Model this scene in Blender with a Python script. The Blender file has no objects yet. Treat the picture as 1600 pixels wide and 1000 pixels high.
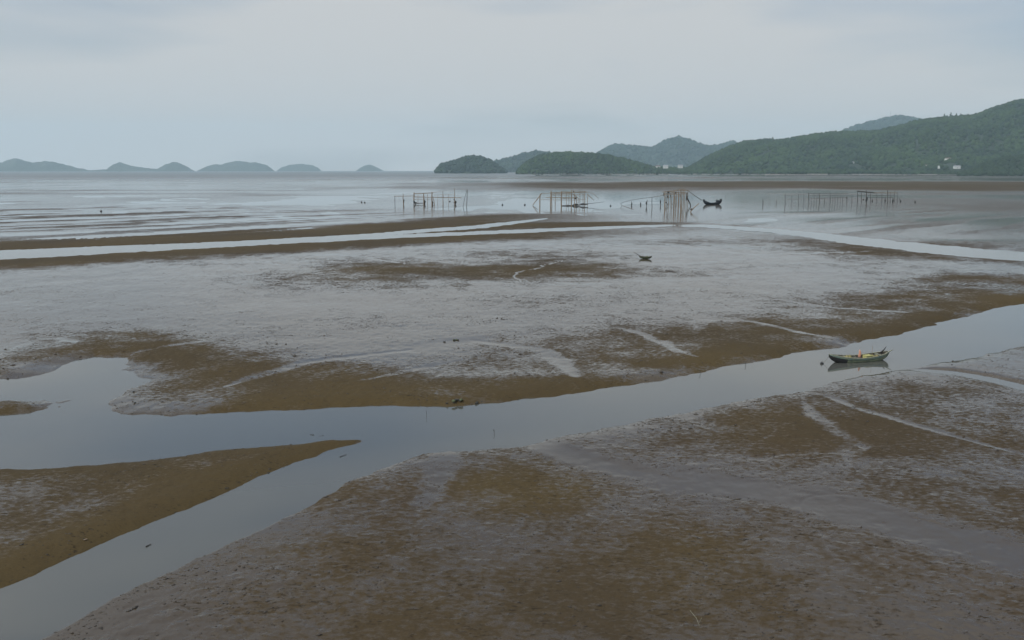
import bpy, bmesh, math, random
import numpy as np
from mathutils import Vector, Matrix
from mathutils.bvhtree import BVHTree

# ------------------------------------------------------------------ camera, sky, sun, exposure
SC = bpy.context.scene
COL = SC.collection
F, H, YH = 1400.0, 18.0, 265.0            # focal length (photo px), eye height (m), horizon row
PITCH = math.atan((500 - YH) / F)
cam_d = bpy.data.cameras.new('camera')
cam_d.sensor_width = 36.0
cam_d.lens = 36.0 * F / 1600.0
cam_d.clip_start, cam_d.clip_end = 0.5, 60000.0
cam = bpy.data.objects.new('camera', cam_d)
cam.location = (0, 0, H)
cam.rotation_euler = (math.pi / 2 - PITCH, 0, 0)
COL.objects.link(cam)
SC.camera = cam

SUN_EL, SUN_AZ = 50.0, 238.0               # degrees; azimuth measured from +Y towards +X
world = bpy.data.worlds.new('World')
SC.world = world
world.use_nodes = True
wt = world.node_tree
wt.nodes.clear()
def wn(t, **k):
    n = wt.nodes.new(t)
    for a, v in k.items():
        setattr(n, a, v)
    return n
w_out = wn('ShaderNodeOutputWorld')
w_bg = wn('ShaderNodeBackground')
w_bg.inputs['Strength'].default_value = 0.1
sky = wn('ShaderNodeTexSky', sky_type='NISHITA')
sky.sun_disc = False
sky.sun_elevation = math.radians(SUN_EL)
sky.sun_rotation = math.radians(SUN_AZ)
sky.air_density, sky.dust_density, sky.ozone_density = 1.0, 3.0, 1.0
tc = wn('ShaderNodeTexCoord')
sep = wn('ShaderNodeSeparateXYZ')
wt.links.new(tc.outputs['Generated'], sep.inputs[0])
absz = wn('ShaderNodeMath', operation='ABSOLUTE')
wt.links.new(sep.outputs['Z'], absz.inputs[0])
comb = wn('ShaderNodeCombineXYZ')
wt.links.new(sep.outputs['X'], comb.inputs['X'])
wt.links.new(sep.outputs['Y'], comb.inputs['Y'])
wt.links.new(absz.outputs[0], comb.inputs['Z'])
wt.links.new(comb.outputs[0], sky.inputs[0]) if sky.inputs else None
# thin high cloud veil, thicker towards the horizon, streaked by noise
mp = wn('ShaderNodeMapping')
mp.inputs['Scale'].default_value = (1.0, 1.0, 5.5)
mp.inputs['Rotation'].default_value = (0.0, 0.12, 0.0)
wt.links.new(comb.outputs[0], mp.inputs[0])
cn = wn('ShaderNodeTexNoise')
cn.inputs['Scale'].default_value = 2.3
cn.inputs['Detail'].default_value = 4.0
cn.inputs['Roughness'].default_value = 0.45
wt.links.new(mp.outputs[0], cn.inputs['Vector'])
elev = wn('ShaderNodeMapRange')          # cloud cover by height above the horizon
elev.inputs['From Min'].default_value = 0.05
elev.inputs['From Max'].default_value = 0.30
elev.inputs['To Min'].default_value = 1.25
elev.inputs['To Max'].default_value = 0.62
wt.links.new(absz.outputs[0], elev.inputs['Value'])
cmr = wn('ShaderNodeMapRange')
cmr.inputs['From Min'].default_value = 0.35
cmr.inputs['From Max'].default_value = 0.68
cmr.inputs['To Min'].default_value = -0.42
cmr.inputs['To Max'].default_value = 0.25
wt.links.new(cn.outputs[0], cmr.inputs['Value'])
cov = wn('ShaderNodeMath', operation='ADD', use_clamp=True)
wt.links.new(elev.outputs[0], cov.inputs[0])
wt.links.new(cmr.outputs[0], cov.inputs[1])
# the veil is brighter towards the sun, all round the sphere
sv = (math.cos(math.radians(SUN_EL)) * math.sin(math.radians(SUN_AZ)),
      math.cos(math.radians(SUN_EL)) * math.cos(math.radians(SUN_AZ)),
      math.sin(math.radians(SUN_EL)))
dot = wn('ShaderNodeVectorMath', operation='DOT_PRODUCT')
dot.inputs[1].default_value = sv
wt.links.new(comb.outputs[0], dot.inputs[0])
glow = wn('ShaderNodeMapRange')
dpos = wn('ShaderNodeMath', operation='MAXIMUM')
dpos.inputs[1].default_value = 0.0
wt.links.new(dot.outputs['Value'], dpos.inputs[0])
dpow = wn('ShaderNodeMath', operation='POWER')
dpow.inputs[1].default_value = 2.0
wt.links.new(dpos.outputs[0], dpow.inputs[0])
glow.inputs['From Min'].default_value = 0.0
glow.inputs['From Max'].default_value = 1.0
glow.inputs['To Min'].default_value = 0.95
glow.inputs['To Max'].default_value = 2.6
wt.links.new(dpow.outputs[0], glow.inputs['Value'])
veil = wn('ShaderNodeVectorMath', operation='SCALE')
veil.inputs[0].default_value = (4.42, 4.50, 4.55)
wt.links.new(glow.outputs[0], veil.inputs['Scale'])
mixw = wn('ShaderNodeMix', data_type='RGBA')
wt.links.new(cov.outputs[0], mixw.inputs['Factor'])
skys = wn('ShaderNodeVectorMath', operation='MULTIPLY')
skys.inputs[1].default_value = (0.42, 0.63, 0.80)
wt.links.new(sky.outputs[0], skys.inputs[0])
wt.links.new(skys.outputs[0], mixw.inputs['A'])
wt.links.new(veil.outputs[0], mixw.inputs['B'])
wt.links.new(mixw.outputs['Result'], w_bg.inputs['Color'])
wt.links.new(w_bg.outputs[0], w_out.inputs['Surface'])

sun_d = bpy.data.lights.new('sun', 'SUN')
sun_d.energy = 1.3
sun_d.angle = math.radians(20)
sun_d.color = (1.0, 0.95, 0.88)
sun = bpy.data.objects.new('sun', sun_d)
sun.rotation_euler = Vector(sv).to_track_quat('Z', 'Y').to_euler()
COL.objects.link(sun)

SC.view_settings.view_transform = 'Standard'
SC.view_settings.look = 'None'
SC.view_settings.gamma = 1.0
SC.view_settings.exposure = 0.52
SC.view_settings.use_curve_mapping = False
SC.cycles.max_bounces = 6
SC.cycles.volume_bounces = 2
SC.cycles.use_denoising = True
SC.cycles.sample_clamp_direct = 6.0
SC.cycles.sample_clamp_indirect = 4.0

rng = np.random.default_rng(7)
random.seed(7)

# ------------------------------------------------------------------ helpers
def ray(px, py):
    x, y = (px - 800.0) / F, (500.0 - py) / F
    c, s = math.cos(PITCH), math.sin(PITCH)
    return Vector((x, c + y * s, -s + y * c))
def ground(px, py, z=0.0):                # a spot on the flat, read off the photograph
    d = ray(px, py)
    k = (z - H) / d.z
    return Vector((d.x * k, d.y * k, z))
def at_depth(px, py, Y):                  # a spot on the upright plane Y metres out
    d = ray(px, py)
    k = Y / d.y
    return Vector((d.x * k, Y, H + d.z * k))

def link(o, parent=None):
    COL.objects.link(o)
    if parent is not None:
        o.parent = parent
    return o
def tag(o, label=None, cat=None, group=None, kind=None):
    for k, v in (('label', label), ('category', cat), ('group', group), ('kind', kind)):
        if v:
            o[k] = v
    return o
def empty(name, loc, rz=0.0):
    o = bpy.data.objects.new(name, None)
    o.location = loc
    o.rotation_euler = (0, 0, rz)
    return link(o)
def mesh_np(name, V, Fc, mat=None, smooth=True, attrs=None):
    V = np.asarray(V, np.float32)
    Fc = np.asarray(Fc, np.int32)
    me = bpy.data.meshes.new(name)
    n, k = Fc.shape
    me.vertices.add(len(V))
    me.vertices.foreach_set('co', V.ravel())
    me.loops.add(n * k)
    me.loops.foreach_set('vertex_index', Fc.ravel())
    me.polygons.add(n)
    me.polygons.foreach_set('loop_start', np.arange(0, n * k, k, dtype=np.int32))
    me.polygons.foreach_set('use_smooth', np.full(n, smooth, bool))
    for an, av in (attrs or {}).items():
        a = me.attributes.new(an, 'FLOAT', 'POINT')
        a.data.foreach_set('value', np.asarray(av, np.float32))
    me.update(calc_edges=True)
    if mat:
        me.materials.append(mat)
    return me
def obj_np(name, V, Fc, mat, parent=None, smooth=True, attrs=None):
    return link(bpy.data.objects.new(name, mesh_np(name, V, Fc, mat, smooth, attrs)), parent)

class MB:                                 # gathers the faces of ONE part
    def __init__(self):
        self.v, self.f = [], []
    def add(self, vs, fs):
        b = len(self.v)
        self.v += [tuple(p) for p in vs]
        self.f += [tuple(i + b for i in q) for q in fs]
        return self
    def tube(self, pts, rads, n=6):
        pts = [Vector(p) for p in pts]
        if not hasattr(rads, '__len__'):
            rads = [rads] * len(pts)
        vs, fs = [], []
        for i, p in enumerate(pts):
            t = (pts[min(i + 1, len(pts) - 1)] - pts[max(i - 1, 0)]).normalized()
            a = t.cross(Vector((0, 0, 1)) if abs(t.z) < 0.9 else Vector((1, 0, 0))).normalized()
            b = t.cross(a)
            for j in range(n):
                w = 2 * math.pi * j / n
                vs.append(p + (a * math.cos(w) + b * math.sin(w)) * rads[i])
        for i in range(len(pts) - 1):
            for j in range(n):
                fs.append((i * n + j, i * n + (j + 1) % n, (i + 1) * n + (j + 1) % n, (i + 1) * n + j))
        fs.append(tuple(range(n - 1, -1, -1)))
        fs.append(tuple(range((len(pts) - 1) * n, len(pts) * n)))
        return self.add(vs, fs)
    def box(self, c, s, rz=0.0, taper=1.0):
        vs = []
        R = Matrix.Rotation(rz, 3, 'Z')
        for dz in (-1, 1):
            k = taper if dz > 0 else 1.0
            for dx, dy in ((-1, -1), (1, -1), (1, 1), (-1, 1)):
                vs.append(Vector(c) + R @ Vector((dx * s[0] / 2 * k, dy * s[1] / 2 * k, dz * s[2] / 2)))
        return self.add(vs, [(3, 2, 1, 0), (4, 5, 6, 7), (0, 1, 5, 4), (1, 2, 6, 5), (2, 3, 7, 6), (3, 0, 4, 7)])
    def blob(self, c, s, seed=0, jit=0.25, n=1):
        r = random.Random(seed)
        bm = bmesh.new()
        bmesh.ops.create_icosphere(bm, subdivisions=n, radius=1)
        vs = [(c[0] + v.co.x * s[0] * (1 + r.uniform(-jit, jit)), c[1] + v.co.y * s[1] * (1 + r.uniform(-jit, jit)),
               c[2] + v.co.z * s[2] * (1 + r.uniform(-jit, jit))) for v in bm.verts]
        fs = [tuple(v.index for v in q.verts) for q in bm.faces]
        bm.free()
        return self.add(vs, fs)
    def build(self, name, mat, parent=None, smooth=False):
        me = bpy.data.meshes.new(name)
        me.from_pydata(self.v, [], self.f)
        me.polygons.foreach_set('use_smooth', [smooth] * len(self.f))
        me.materials.append(mat)
        me.update()
        return link(bpy.data.objects.new(name, me), parent)

# numpy gradient noise
def _hash(ix, iy, seed):
    h = (ix.astype(np.int64) * 374761393 + iy.astype(np.int64) * 668265263 + seed * 974634777) & 0xFFFFFFFF
    h = ((h ^ (h >> 13)) * 1274126177) & 0xFFFFFFFF
    return (h ^ (h >> 16)) & 0xFFFF
def noise2(x, y, seed=0):
    xi, yi = np.floor(x), np.floor(y)
    xf, yf = x - xi, y - yi
    u, v = xf * xf * xf * (xf * (xf * 6 - 15) + 10), yf * yf * yf * (yf * (yf * 6 - 15) + 10)
    def g(ox, oy):
        a = _hash(xi + ox, yi + oy, seed) * (2 * math.pi / 65536.0)
        return np.cos(a) * (xf - ox) + np.sin(a) * (yf - oy)
    a, b, c, d = g(0, 0), g(1, 0), g(0, 1), g(1, 1)
    return (a + u * (b - a) + v * (c - a) + u * v * (a - b - c + d)) * 1.5
def fbm(x, y, octv=4, seed=0, gain=0.5):
    t, amp, fr = 0.0, 1.0, 1.0
    for i in range(octv):
        t = t + amp * noise2(x * fr, y * fr, seed + i * 17)
        amp *= gain
        fr *= 2.03
    return t
def sstep(a, b, x):
    t = np.clip((x - a) / (b - a), 0, 1)
    return t * t * (3 - 2 * t)

# ------------------------------------------------------------------ materials
class NT:
    def __init__(self, name):
        self.m = bpy.data.materials.new(name)
        self.m.use_nodes = True
        self.t = self.m.node_tree
        self.b = self.t.nodes['Principled BSDF']
    def n(self, typ, ins=None, **k):
        x = self.t.nodes.new(typ)
        for a, v in k.items():
            setattr(x, a, v)
        for a, v in (ins or {}).items():
            if hasattr(v, 'is_output') or isinstance(v, bpy.types.NodeSocket):
                self.t.links.new(v, x.inputs[a])
            else:
                x.inputs[a].default_value = v
        return x
    def math(self, op, a, b=None, clamp=False):
        ins = {0: a}
        if b is not None:
            ins[1] = b
        return self.n('ShaderNodeMath', ins, operation=op, use_clamp=clamp).outputs[0]
    def mix(self, f, a, b):
        x = self.n('ShaderNodeMix', {'Factor': f}, data_type='RGBA')
        for s, v in (('A', a), ('B', b)):
            if isinstance(v, bpy.types.NodeSocket):
                self.t.links.new(v, x.inputs[s])
            else:
                x.inputs[s].default_value = (*v, 1.0)
        return x.outputs['Result']
    def rng(self, v, a, b, c, d, smooth=False):
        return self.n('ShaderNodeMapRange', {'Value': v, 'From Min': a, 'From Max': b, 'To Min': c, 'To Max': d},
                      interpolation_type='SMOOTHSTEP' if smooth else 'LINEAR').outputs[0]
    def coord(self):
        return self.n('ShaderNodeTexCoord').outputs['Object']
    def noise(self, vec, scale, detail=3.0, rough=0.5):
        return self.n('ShaderNodeTexNoise', {'Vector': vec, 'Scale': scale, 'Detail': detail, 'Roughness': rough}).outputs[0]
    def attr(self, name):
        return self.n('ShaderNodeAttribute', attribute_name=name).outputs['Fac']
    def set(self, **k):
        for a, v in k.items():
            s = self.b.inputs[a.replace('_', ' ')]
            if isinstance(v, bpy.types.NodeSocket):
                self.t.links.new(v, s)
            else:
                s.default_value = v
        return self

def simple(name, col, col2=None, scale=6.0, rough=0.7, metallic=0.0, bump=0.15):
    m = NT(name)
    c = m.coord()
    f = m.rng(m.noise(c, scale, 5.0, 0.6), 0.3, 0.7, 0, 1)
    col2 = col2 or tuple(x * 0.55 for x in col)
    m.set(Base_Color=m.mix(f, col2, col), Roughness=rough, Metallic=metallic)
    bp = m.n('ShaderNodeBump', {'Strength': bump, 'Distance': 0.03, 'Height': m.noise(c, scale * 5, 4.0)})
    m.set(Normal=bp.outputs[0])
    return m.m

# --- mud
mm = NT('wet_mud')
mc = mm.coord()
W = mm.attr('wet')
T = mm.attr('tint')
n_big = mm.noise(mc, 0.045, 4.0, 0.55)
n_mid = mm.noise(mc, 0.5, 4.0, 0.6)
warp = mm.n('ShaderNodeMapping', {'Vector': mc, 'Scale': (0.75, 1.15, 1.0), 'Rotation': (0, 0, 0.25)}).outputs[0]
n_lump = mm.noise(warp, 3.0, 6.0, 0.68)
n_fine = mm.noise(mc, 9.0, 4.0, 0.6)
lump = mm.math('ADD', mm.math('MULTIPLY', n_lump, 0.80), mm.math('MULTIPLY', n_mid, 0.20))
lump = mm.rng(lump, 0.22, 0.78, 0.0, 1.0)
over = mm.math('SUBTRACT', lump, W)                       # lumps standing proud of the water film
film = mm.rng(over, -0.22, 0.26, 1.0, 0.0, True)
pitv = mm.n('ShaderNodeMapping', {'Vector': mc, 'Scale': (0.55, 1.2, 1.0), 'Rotation': (0, 0, -0.3)}).outputs[0]
n_pit = mm.noise(pitv, 5.5, 3.0, 0.55)
pit = mm.rng(mm.math('ADD', n_pit, mm.math('MULTIPLY', mm.math('SUBTRACT', n_mid, 0.5), 0.35)), 0.615, 0.70, 0.0, 1.0, True)
pit = mm.math('MULTIPLY', pit, mm.rng(W, 0.75, 1.0, 1.0, 0.0))
film = mm.math('MULTIPLY', film, mm.math('SUBTRACT', 1.0, mm.math('MULTIPLY', pit, 0.85)))
col = mm.mix(T, (0.066, 0.046, 0.028), (0.094, 0.066, 0.026))
col = mm.mix(mm.rng(n_big, 0.35, 0.65, 0.0, 0.6), col, (0.054, 0.041, 0.026))
col = mm.mix(mm.rng(n_fine, 0.35, 0.75, 0.0, 0.45), col, (0.036, 0.027, 0.017))
col = mm.mix(mm.math('MULTIPLY', pit, 0.75), col, (0.024, 0.018, 0.012))
col = mm.mix(mm.math('MULTIPLY', film, 0.45), col, (0.066, 0.050, 0.036))
rough = mm.rng(film, 0, 1, 0.75, 0.09)
hgt = mm.math('ADD', mm.math('MAXIMUM', over, 0.0), mm.math('MULTIPLY', mm.math('ADD', mm.math('MULTIPLY', n_fine, 0.25), mm.math('MULTIPLY', pit, 0.5)), mm.math('SUBTRACT', 1.0, film)))
bp = mm.n('ShaderNodeBump', {'Strength': 0.36, 'Distance': 0.05, 'Height': hgt})
mm.set(Base_Color=col, Roughness=rough, Normal=bp.outputs[0], IOR=mm.rng(film, 0, 1, 1.14, 1.44))
M_MUD = mm.m

# --- tidal water, silty
ww = NT('silty_water')
wc = ww.coord()
wb1 = ww.noise(ww.n('ShaderNodeMapping', {'Vector': wc, 'Scale': (0.5, 1.0, 1.0)}).outputs[0], 1.6, 3.0)
wb2 = ww.noise(wc, 0.02, 4.0)
wbump = ww.n('ShaderNodeBump', {'Strength': ww.rng(wb2, 0.35, 0.65, 0.015, 0.06), 'Distance': 0.04, 'Height': wb1})
ww.set(Base_Color=ww.mix(ww.rng(wb2, 0.3, 0.7, 0, 1), (0.076, 0.078, 0.070), (0.098, 0.096, 0.082)),
       Roughness=ww.rng(ww.n('ShaderNodeVectorMath', {0: wc}, operation='LENGTH').outputs['Value'], 500.0, 2600.0, 0.05, 0.34), IOR=1.60, Normal=wbump.outputs[0])
M_WATER = ww.m

def forest_mat(name, dark, light):
    m = NT(name)
    c = m.coord()
    f = m.math('ADD', m.math('MULTIPLY', m.attr('tone'), 0.5), m.math('MULTIPLY', m.rng(m.noise(c, 0.005, 5.0, 0.6), 0.36, 0.64, -0.1, 1), 0.6))
    m.set(Base_Color=m.mix(f, dark, light), Roughness=0.85)
    m.b.inputs['Specular IOR Level'].default_value = 0.15
    return m.m
M_FOREST = forest_mat('forest_green', (0.005, 0.015, 0.008), (0.042, 0.072, 0.018))
M_FOREST_DK = forest_mat('forest_dark', (0.008, 0.017, 0.009), (0.024, 0.042, 0.016))
M_SOIL = simple('hill_soil', (0.022, 0.036, 0.014), (0.012, 0.022, 0.010), 0.02, 0.95)
M_HAZED_SCRUB = simple('island_hazed_scrub', (0.090, 0.105, 0.085), (0.045, 0.060, 0.045), 0.004, 0.95)  # scrub lightened so part of the distant haze is in the colour
M_BAMBOO = simple('weathered_bamboo', (0.30, 0.22, 0.135), (0.14, 0.10, 0.065), 1.5, 0.8)
M_WOODDK = simple('wet_dark_wood', (0.060, 0.048, 0.036), (0.028, 0.023, 0.020), 2.0, 0.75)
M_NET = simple('tarred_net', (0.050, 0.047, 0.040), (0.020, 0.020, 0.018), 4.0, 0.95)
M_ROPE = simple('grey_rope', (0.13, 0.11, 0.085), None, 8.0, 0.95)
M_WALL = simple('white_plaster', (0.78, 0.76, 0.72), (0.62, 0.60, 0.56), 0.4, 0.9)
M_ROOF = simple('roof_tile', (0.20, 0.12, 0.09), (0.12, 0.08, 0.065), 0.8, 0.85)
M_ROOFG = simple('grey_roof', (0.34, 0.34, 0.35), (0.24, 0.24, 0.25), 0.8, 0.8)
M_WIN = simple('window_glass', (0.03, 0.035, 0.04), None, 1.0, 0.15)
M_STONE = simple('pale_stone', (0.36, 0.335, 0.30), (0.20, 0.185, 0.165), 0.03, 0.9)
M_STEEL = simple('galvanised_steel', (0.30, 0.31, 0.32), None, 1.0, 0.5, 0.6)

# ------------------------------------------------------------------ tidal flat
WL = -0.06
def gp(pts):
    return np.array([[p.x, p.y] for p in (ground(a, b) for a, b in pts)])
def seg_dist(X, Y, P, closed):
    d = np.full(X.shape, 1e9)
    k = len(P)
    for i in range(k if closed else k - 1):
        a, b = P[i], P[(i + 1) % k]
        ab = b - a
        t = np.clip(((X - a[0]) * ab[0] + (Y - a[1]) * ab[1]) / max(ab @ ab, 1e-9), 0, 1)
        d = np.minimum(d, np.hypot(X - a[0] - t * ab[0], Y - a[1] - t * ab[1]))
    return d
def inside(X, Y, P):
    c = np.zeros(X.shape, bool)
    j = len(P) - 1
    for i in range(len(P)):
        xi, yi, xj, yj = *P[i], *P[j]
        if yi != yj:
            c ^= ((yi > Y) != (yj > Y)) & (X < (xj - xi) * (Y - yi) / (yj - yi) + xi)
        j = i
    return c
def sdf(X, Y, pts, pad=40.0):
    P = gp(pts)
    out = np.full(X.shape, 1e3)
    lo, hi = P.min(0) - pad, P.max(0) + pad
    s = (X > lo[0]) & (X < hi[0]) & (Y > lo[1]) & (Y < hi[1])
    d = seg_dist(X[s], Y[s], P, True)
    out[s] = np.where(inside(X[s], Y[s], P), -d, d)
    return out
def ell(X, Y, cx, cy, rx, ry, soft=0.6):        # soft patch on the flat, axes in metres
    c = ground(cx, cy)
    ax = rx * c.y / F
    ay = ry * c.y ** 2 / (F * H)
    e = np.sqrt(((X - c.x * Y / c.y) / ax) ** 2 + ((Y - c.y) / ay) ** 2)
    return 1 - sstep(1 - soft, 1 + soft, e)
def runnel(X, Y, pts, w, soft=1.0):             # ribbon of water running over the mud, half-width w px at its row
    P = gp(pts)
    d = np.full(X.shape, 1e9)
    best = np.zeros(X.shape)
    par = np.zeros(X.shape)
    for i in range(len(P) - 1):
        a, b = P[i], P[i + 1]
        ab = b - a
        t = np.clip(((X - a[0]) * ab[0] + (Y - a[1]) * ab[1]) / (ab @ ab), 0, 1)
        dd = np.hypot(X - a[0] - t * ab[0], Y - a[1] - t * ab[1])
        best = np.where(dd < d, a[1] + t * ab[1], best)
        par = np.where(dd < d, (i + t) / (len(P) - 1), par)
        d = np.minimum(d, dd)
    wm = w * np.maximum(best, 20) / F * 1.6
    if w < 12:
        wm = wm * (0.30 + 0.70 * np.sin(math.pi * np.clip(par, 0.02, .98)) ** 0.7)
    return 1 - sstep(0.35, 1.0 + soft, d / wm)

MAIN = [(1750, 455), (1600, 474), (1540, 484), (1480, 500), (1430, 513), (1380, 527), (1310, 541), (1260, 548), (1200, 560),
        (1130, 573), (1060, 588), (1000, 598), (930, 609), (850, 619), (760, 629), (700, 634), (600, 634), (500, 637),
        (400, 641), (330, 645), (260, 646), (205, 644), (172, 638), (170, 622), (195, 607), (232, 593), (214, 582), (198, 577),
        (194, 566), (186, 559), (150, 556), (120, 562), (95, 572), (70, 584), (30, 589), (0, 590), (-150, 588), (-420, 590),
        (-420, 745), (0, 733), (60, 731), (130, 726), (230, 718), (330, 706), (430, 695), (520, 688), (562, 688),
        (540, 694), (500, 706), (450, 726), (400, 746), (350, 768), (300, 790), (250, 810), (200, 832), (150, 852), (100, 874),
        (50, 896), (0, 917), (-150, 975), (-420, 1080), (-420, 1200), (60, 1003), (130, 965), (200, 925), (280, 888), (340, 858),
        (400, 828), (450, 803), (500, 775), (560, 745), (620, 722), (660, 708), (720, 702), (800, 699), (850, 690), (870, 684),
        (910, 675), (960, 665), (1020, 655), (1080, 645), (1150, 628), (1240, 612), (1290, 600), (1350, 588), (1400, 580),
        (1430, 576), (1500, 562), (1560, 550), (1600, 540), (1750, 508)]
SPIT = [(-250, 628), (30, 626), (82, 629), (74, 637), (50, 643), (0, 647), (-250, 650)]
CHAN_A = [(-250, 405), (0, 391), (200, 383), (400, 375), (560, 366), (640, 359.5), (740, 352), (800, 346), (866, 339.5),
          (845, 343.5), (800, 350.5), (740, 357.5), (680, 361.5), (610, 367), (700, 363), (800, 359), (900, 355), (1000, 351.5), (1060, 350.5),
          (1060, 353), (1000, 355), (900, 359.5), (800, 364), (700, 368), (560, 374.5), (400, 383), (250, 391), (100, 400),
          (0, 405), (-250, 419)]
CHAN_B = [(1060, 351), (1100, 350.5), (1200, 356.5), (1280, 363.5), (1350, 371), (1450, 381.5), (1530, 388), (1600, 393.5), (1800, 408),
          (1800, 424), (1600, 407), (1530, 402), (1450, 395), (1350, 383.5), (1280, 373.5), (1200, 362), (1100, 354.5), (1060, 353.5)]
TRIB = [(1415, 576), (1450, 576), (1490, 579), (1540, 587), (1600, 600), (1750, 640), (1750, 652), (1600, 609), (1540, 595), (1490, 585), (1450, 581)]

a1 = np.radians(np.linspace(0.22, 31.0, 660))
a2 = np.radians(np.linspace(31.6, 66.0, 50))
RR = H / np.tan(np.concatenate([a1, a2]))
th = np.concatenate([np.linspace(-62, -36, 60, endpoint=False), np.linspace(-36, 36, 900, endpoint=False), np.linspace(36, 62, 60)])
TH = np.radians(th)
X = (RR[:, None] * np.sin(TH)[None, :]).ravel()
Y = (RR[:, None] * np.cos(TH)[None, :]).ravel()
RNG = np.hypot(X, Y)

near = sstep(330, 200, RNG)
wx = 1.6 * fbm(X / 7, Y / 7, 3, 3) + 0.7 * fbm(X / 1.5, Y / 1.5, 3, 5) * near
edge_w = np.clip(RNG / 110.0, 0.25, 1.0)
s_main = np.maximum(sdf(X, Y, MAIN), -sdf(X, Y, SPIT)) + wx * 0.42 * edge_w
pool = ell(X, Y, 190, 600, 160, 45, 0.5)
s_main += pool * 1.3 * fbm(X / 2.4, Y / 4.5, 4, 31)
s_a = sdf(X, Y, CHAN_A) + 0.8 * wx
s_b = sdf(X, Y, CHAN_B) + 0.8 * wx
s_t = sdf(X, Y, TRIB) + 0.15 * wx
far = sstep(205, 290, RNG)                     # the wide shallows past the outer channels

big = fbm(X / 38, Y / 38, 4, 11)
z = 0.06 + 0.05 * big + 0.03 * fbm(X / 9, Y / 9, 3, 13)
z = np.maximum(z, WL + 0.04)

# -- wetness of the surface (share of the mud under a film of water) and ochre tint
wet = 0.59 + 0.20 * sstep(42, 90, RNG) + 0.15 * fbm(X / 22, Y / 22, 4, 21) + 0.13 * fbm(X / 5, Y / 5, 4, 22, .6)
tint = 0.25 + 0.25 * fbm(X / 30, Y / 30, 3, 41)
Xw = X + (2.2 * fbm(X / 10, Y / 10, 3, 51)) * np.clip(RNG / 120, 0.4, 3)
Yw = Y + (3.0 * fbm(X / 10, Y / 10, 3, 52)) * np.clip(RNG / 120, 0.4, 3)
DRY = [  # cx, cy, rx, ry, dryness, tint
    (205, 535, 95, 17, .50, .9), (310, 572, 120, 28, .50, .9), (520, 588, 110, 22, .34, .7), (640, 425, 190, 19, .52, .9), (900, 424, 130, 15, .40, .8),
    (830, 398, 150, 9, .30, .5), (1110, 378, 150, 7, .34, .5), (1330, 398, 80, 6, .40, .6), (1290, 388, 110, 5, .3, .5), (1490, 455, 140, 25, .45, .5),
    (1260, 510, 120, 18, .45, .6), (1130, 535, 120, 25, .42, .7), (930, 535, 130, 28, .30, .6), (250, 752, 260, 40, .46, .9), (500, 700, 90, 14, .50, 1.),
    (820, 755, 110, 48, .52, 1.), (1060, 885, 170, 60, .36, .8), (1215, 655, 130, 45, .42, .7), (1400, 660, 170, 40, .32, .5), (1520, 602, 130, 18, .46, .6),
    (650, 930, 300, 60, .22, .5), (420, 850, 140, 25, .34, .7), (1450, 800, 260, 40, .24, .4), (720, 605, 220, 20, .26, .7), (1350, 412, 120, 8, .12, .4),
    (1540, 436, 130, 8, .36, .5), (300, 413, 60, 5, .2, .5), (120, 850, 190, 70, .34, .8), (980, 960, 320, 45, .20, .5), (40, 560, 90, 16, .16, .4),
    (1420, 670, 340, 95, .18, .45), (850, 930, 900, 100, .14, .4), (1330, 480, 420, 45, .18, .5), (620, 590, 420, 42, .20, .6), (1050, 540, 260, 45, .12, .5), (150, 780, 330, 70, .12, .7), (330, 618, 190, 24, .36, .7)]
for cx, cy, rx, ry, k, t in DRY:
    e = ell(Xw, Yw, cx, cy, rx, ry, 0.95)
    wet -= k * e * (0.86 if cy < 450 else 0.62 if cy < 610 else 0.58)
    tint += (t - tint) * np.clip(e * k / .4, 0, 1) * 0.8
# bank shoulders drain and stay brown
bank = (0.55 * sstep(26, 3.0, s_main) + 0.45 * sstep(8, 1.0, s_main)) * (s_main > -1)
upper = sstep(0, 3, Y - (np.interp(X, *gp([(-300, 690), (200, 690), (600, 662), (850, 648), (1060, 612), (1260, 575), (1400, 552), (1600, 505)]).T)))      # beyond the main channel
spit_side = inside(X, Y, gp([(-420, 733), (0, 725), (570, 685), (500, 712), (300, 796), (0, 925), (-420, 1090)])).astype(float)
patchy = np.clip(0.75 + 0.9 * fbm(X / 9, Y / 9, 3, 431), 0.1, 1.3)
wet -= bank * upper * 0.20 * (1 - pool) * patchy + 0.24 * patchy * upper * (1 - pool) * sstep(7, 2, s_main) * (s_main > -1) + sstep(4.5, 0.5, s_main) * spit_side * 0.4
tint += (0.95 - tint) * np.clip(bank * upper + sstep(5, 0.5, s_main) * spit_side, 0, 1) * 0.8
sa_band = sstep(34, 14, s_a) * sstep(60, -40, X - 30)
wet -= sa_band * 0.62
tint += (0.85 - tint) * sa_band * 0.8
wet -= sstep(16, 5, s_a) * 0.30
wet -= sstep(20, 6, s_b) * 0.34 * (s_b > 0)
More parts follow.
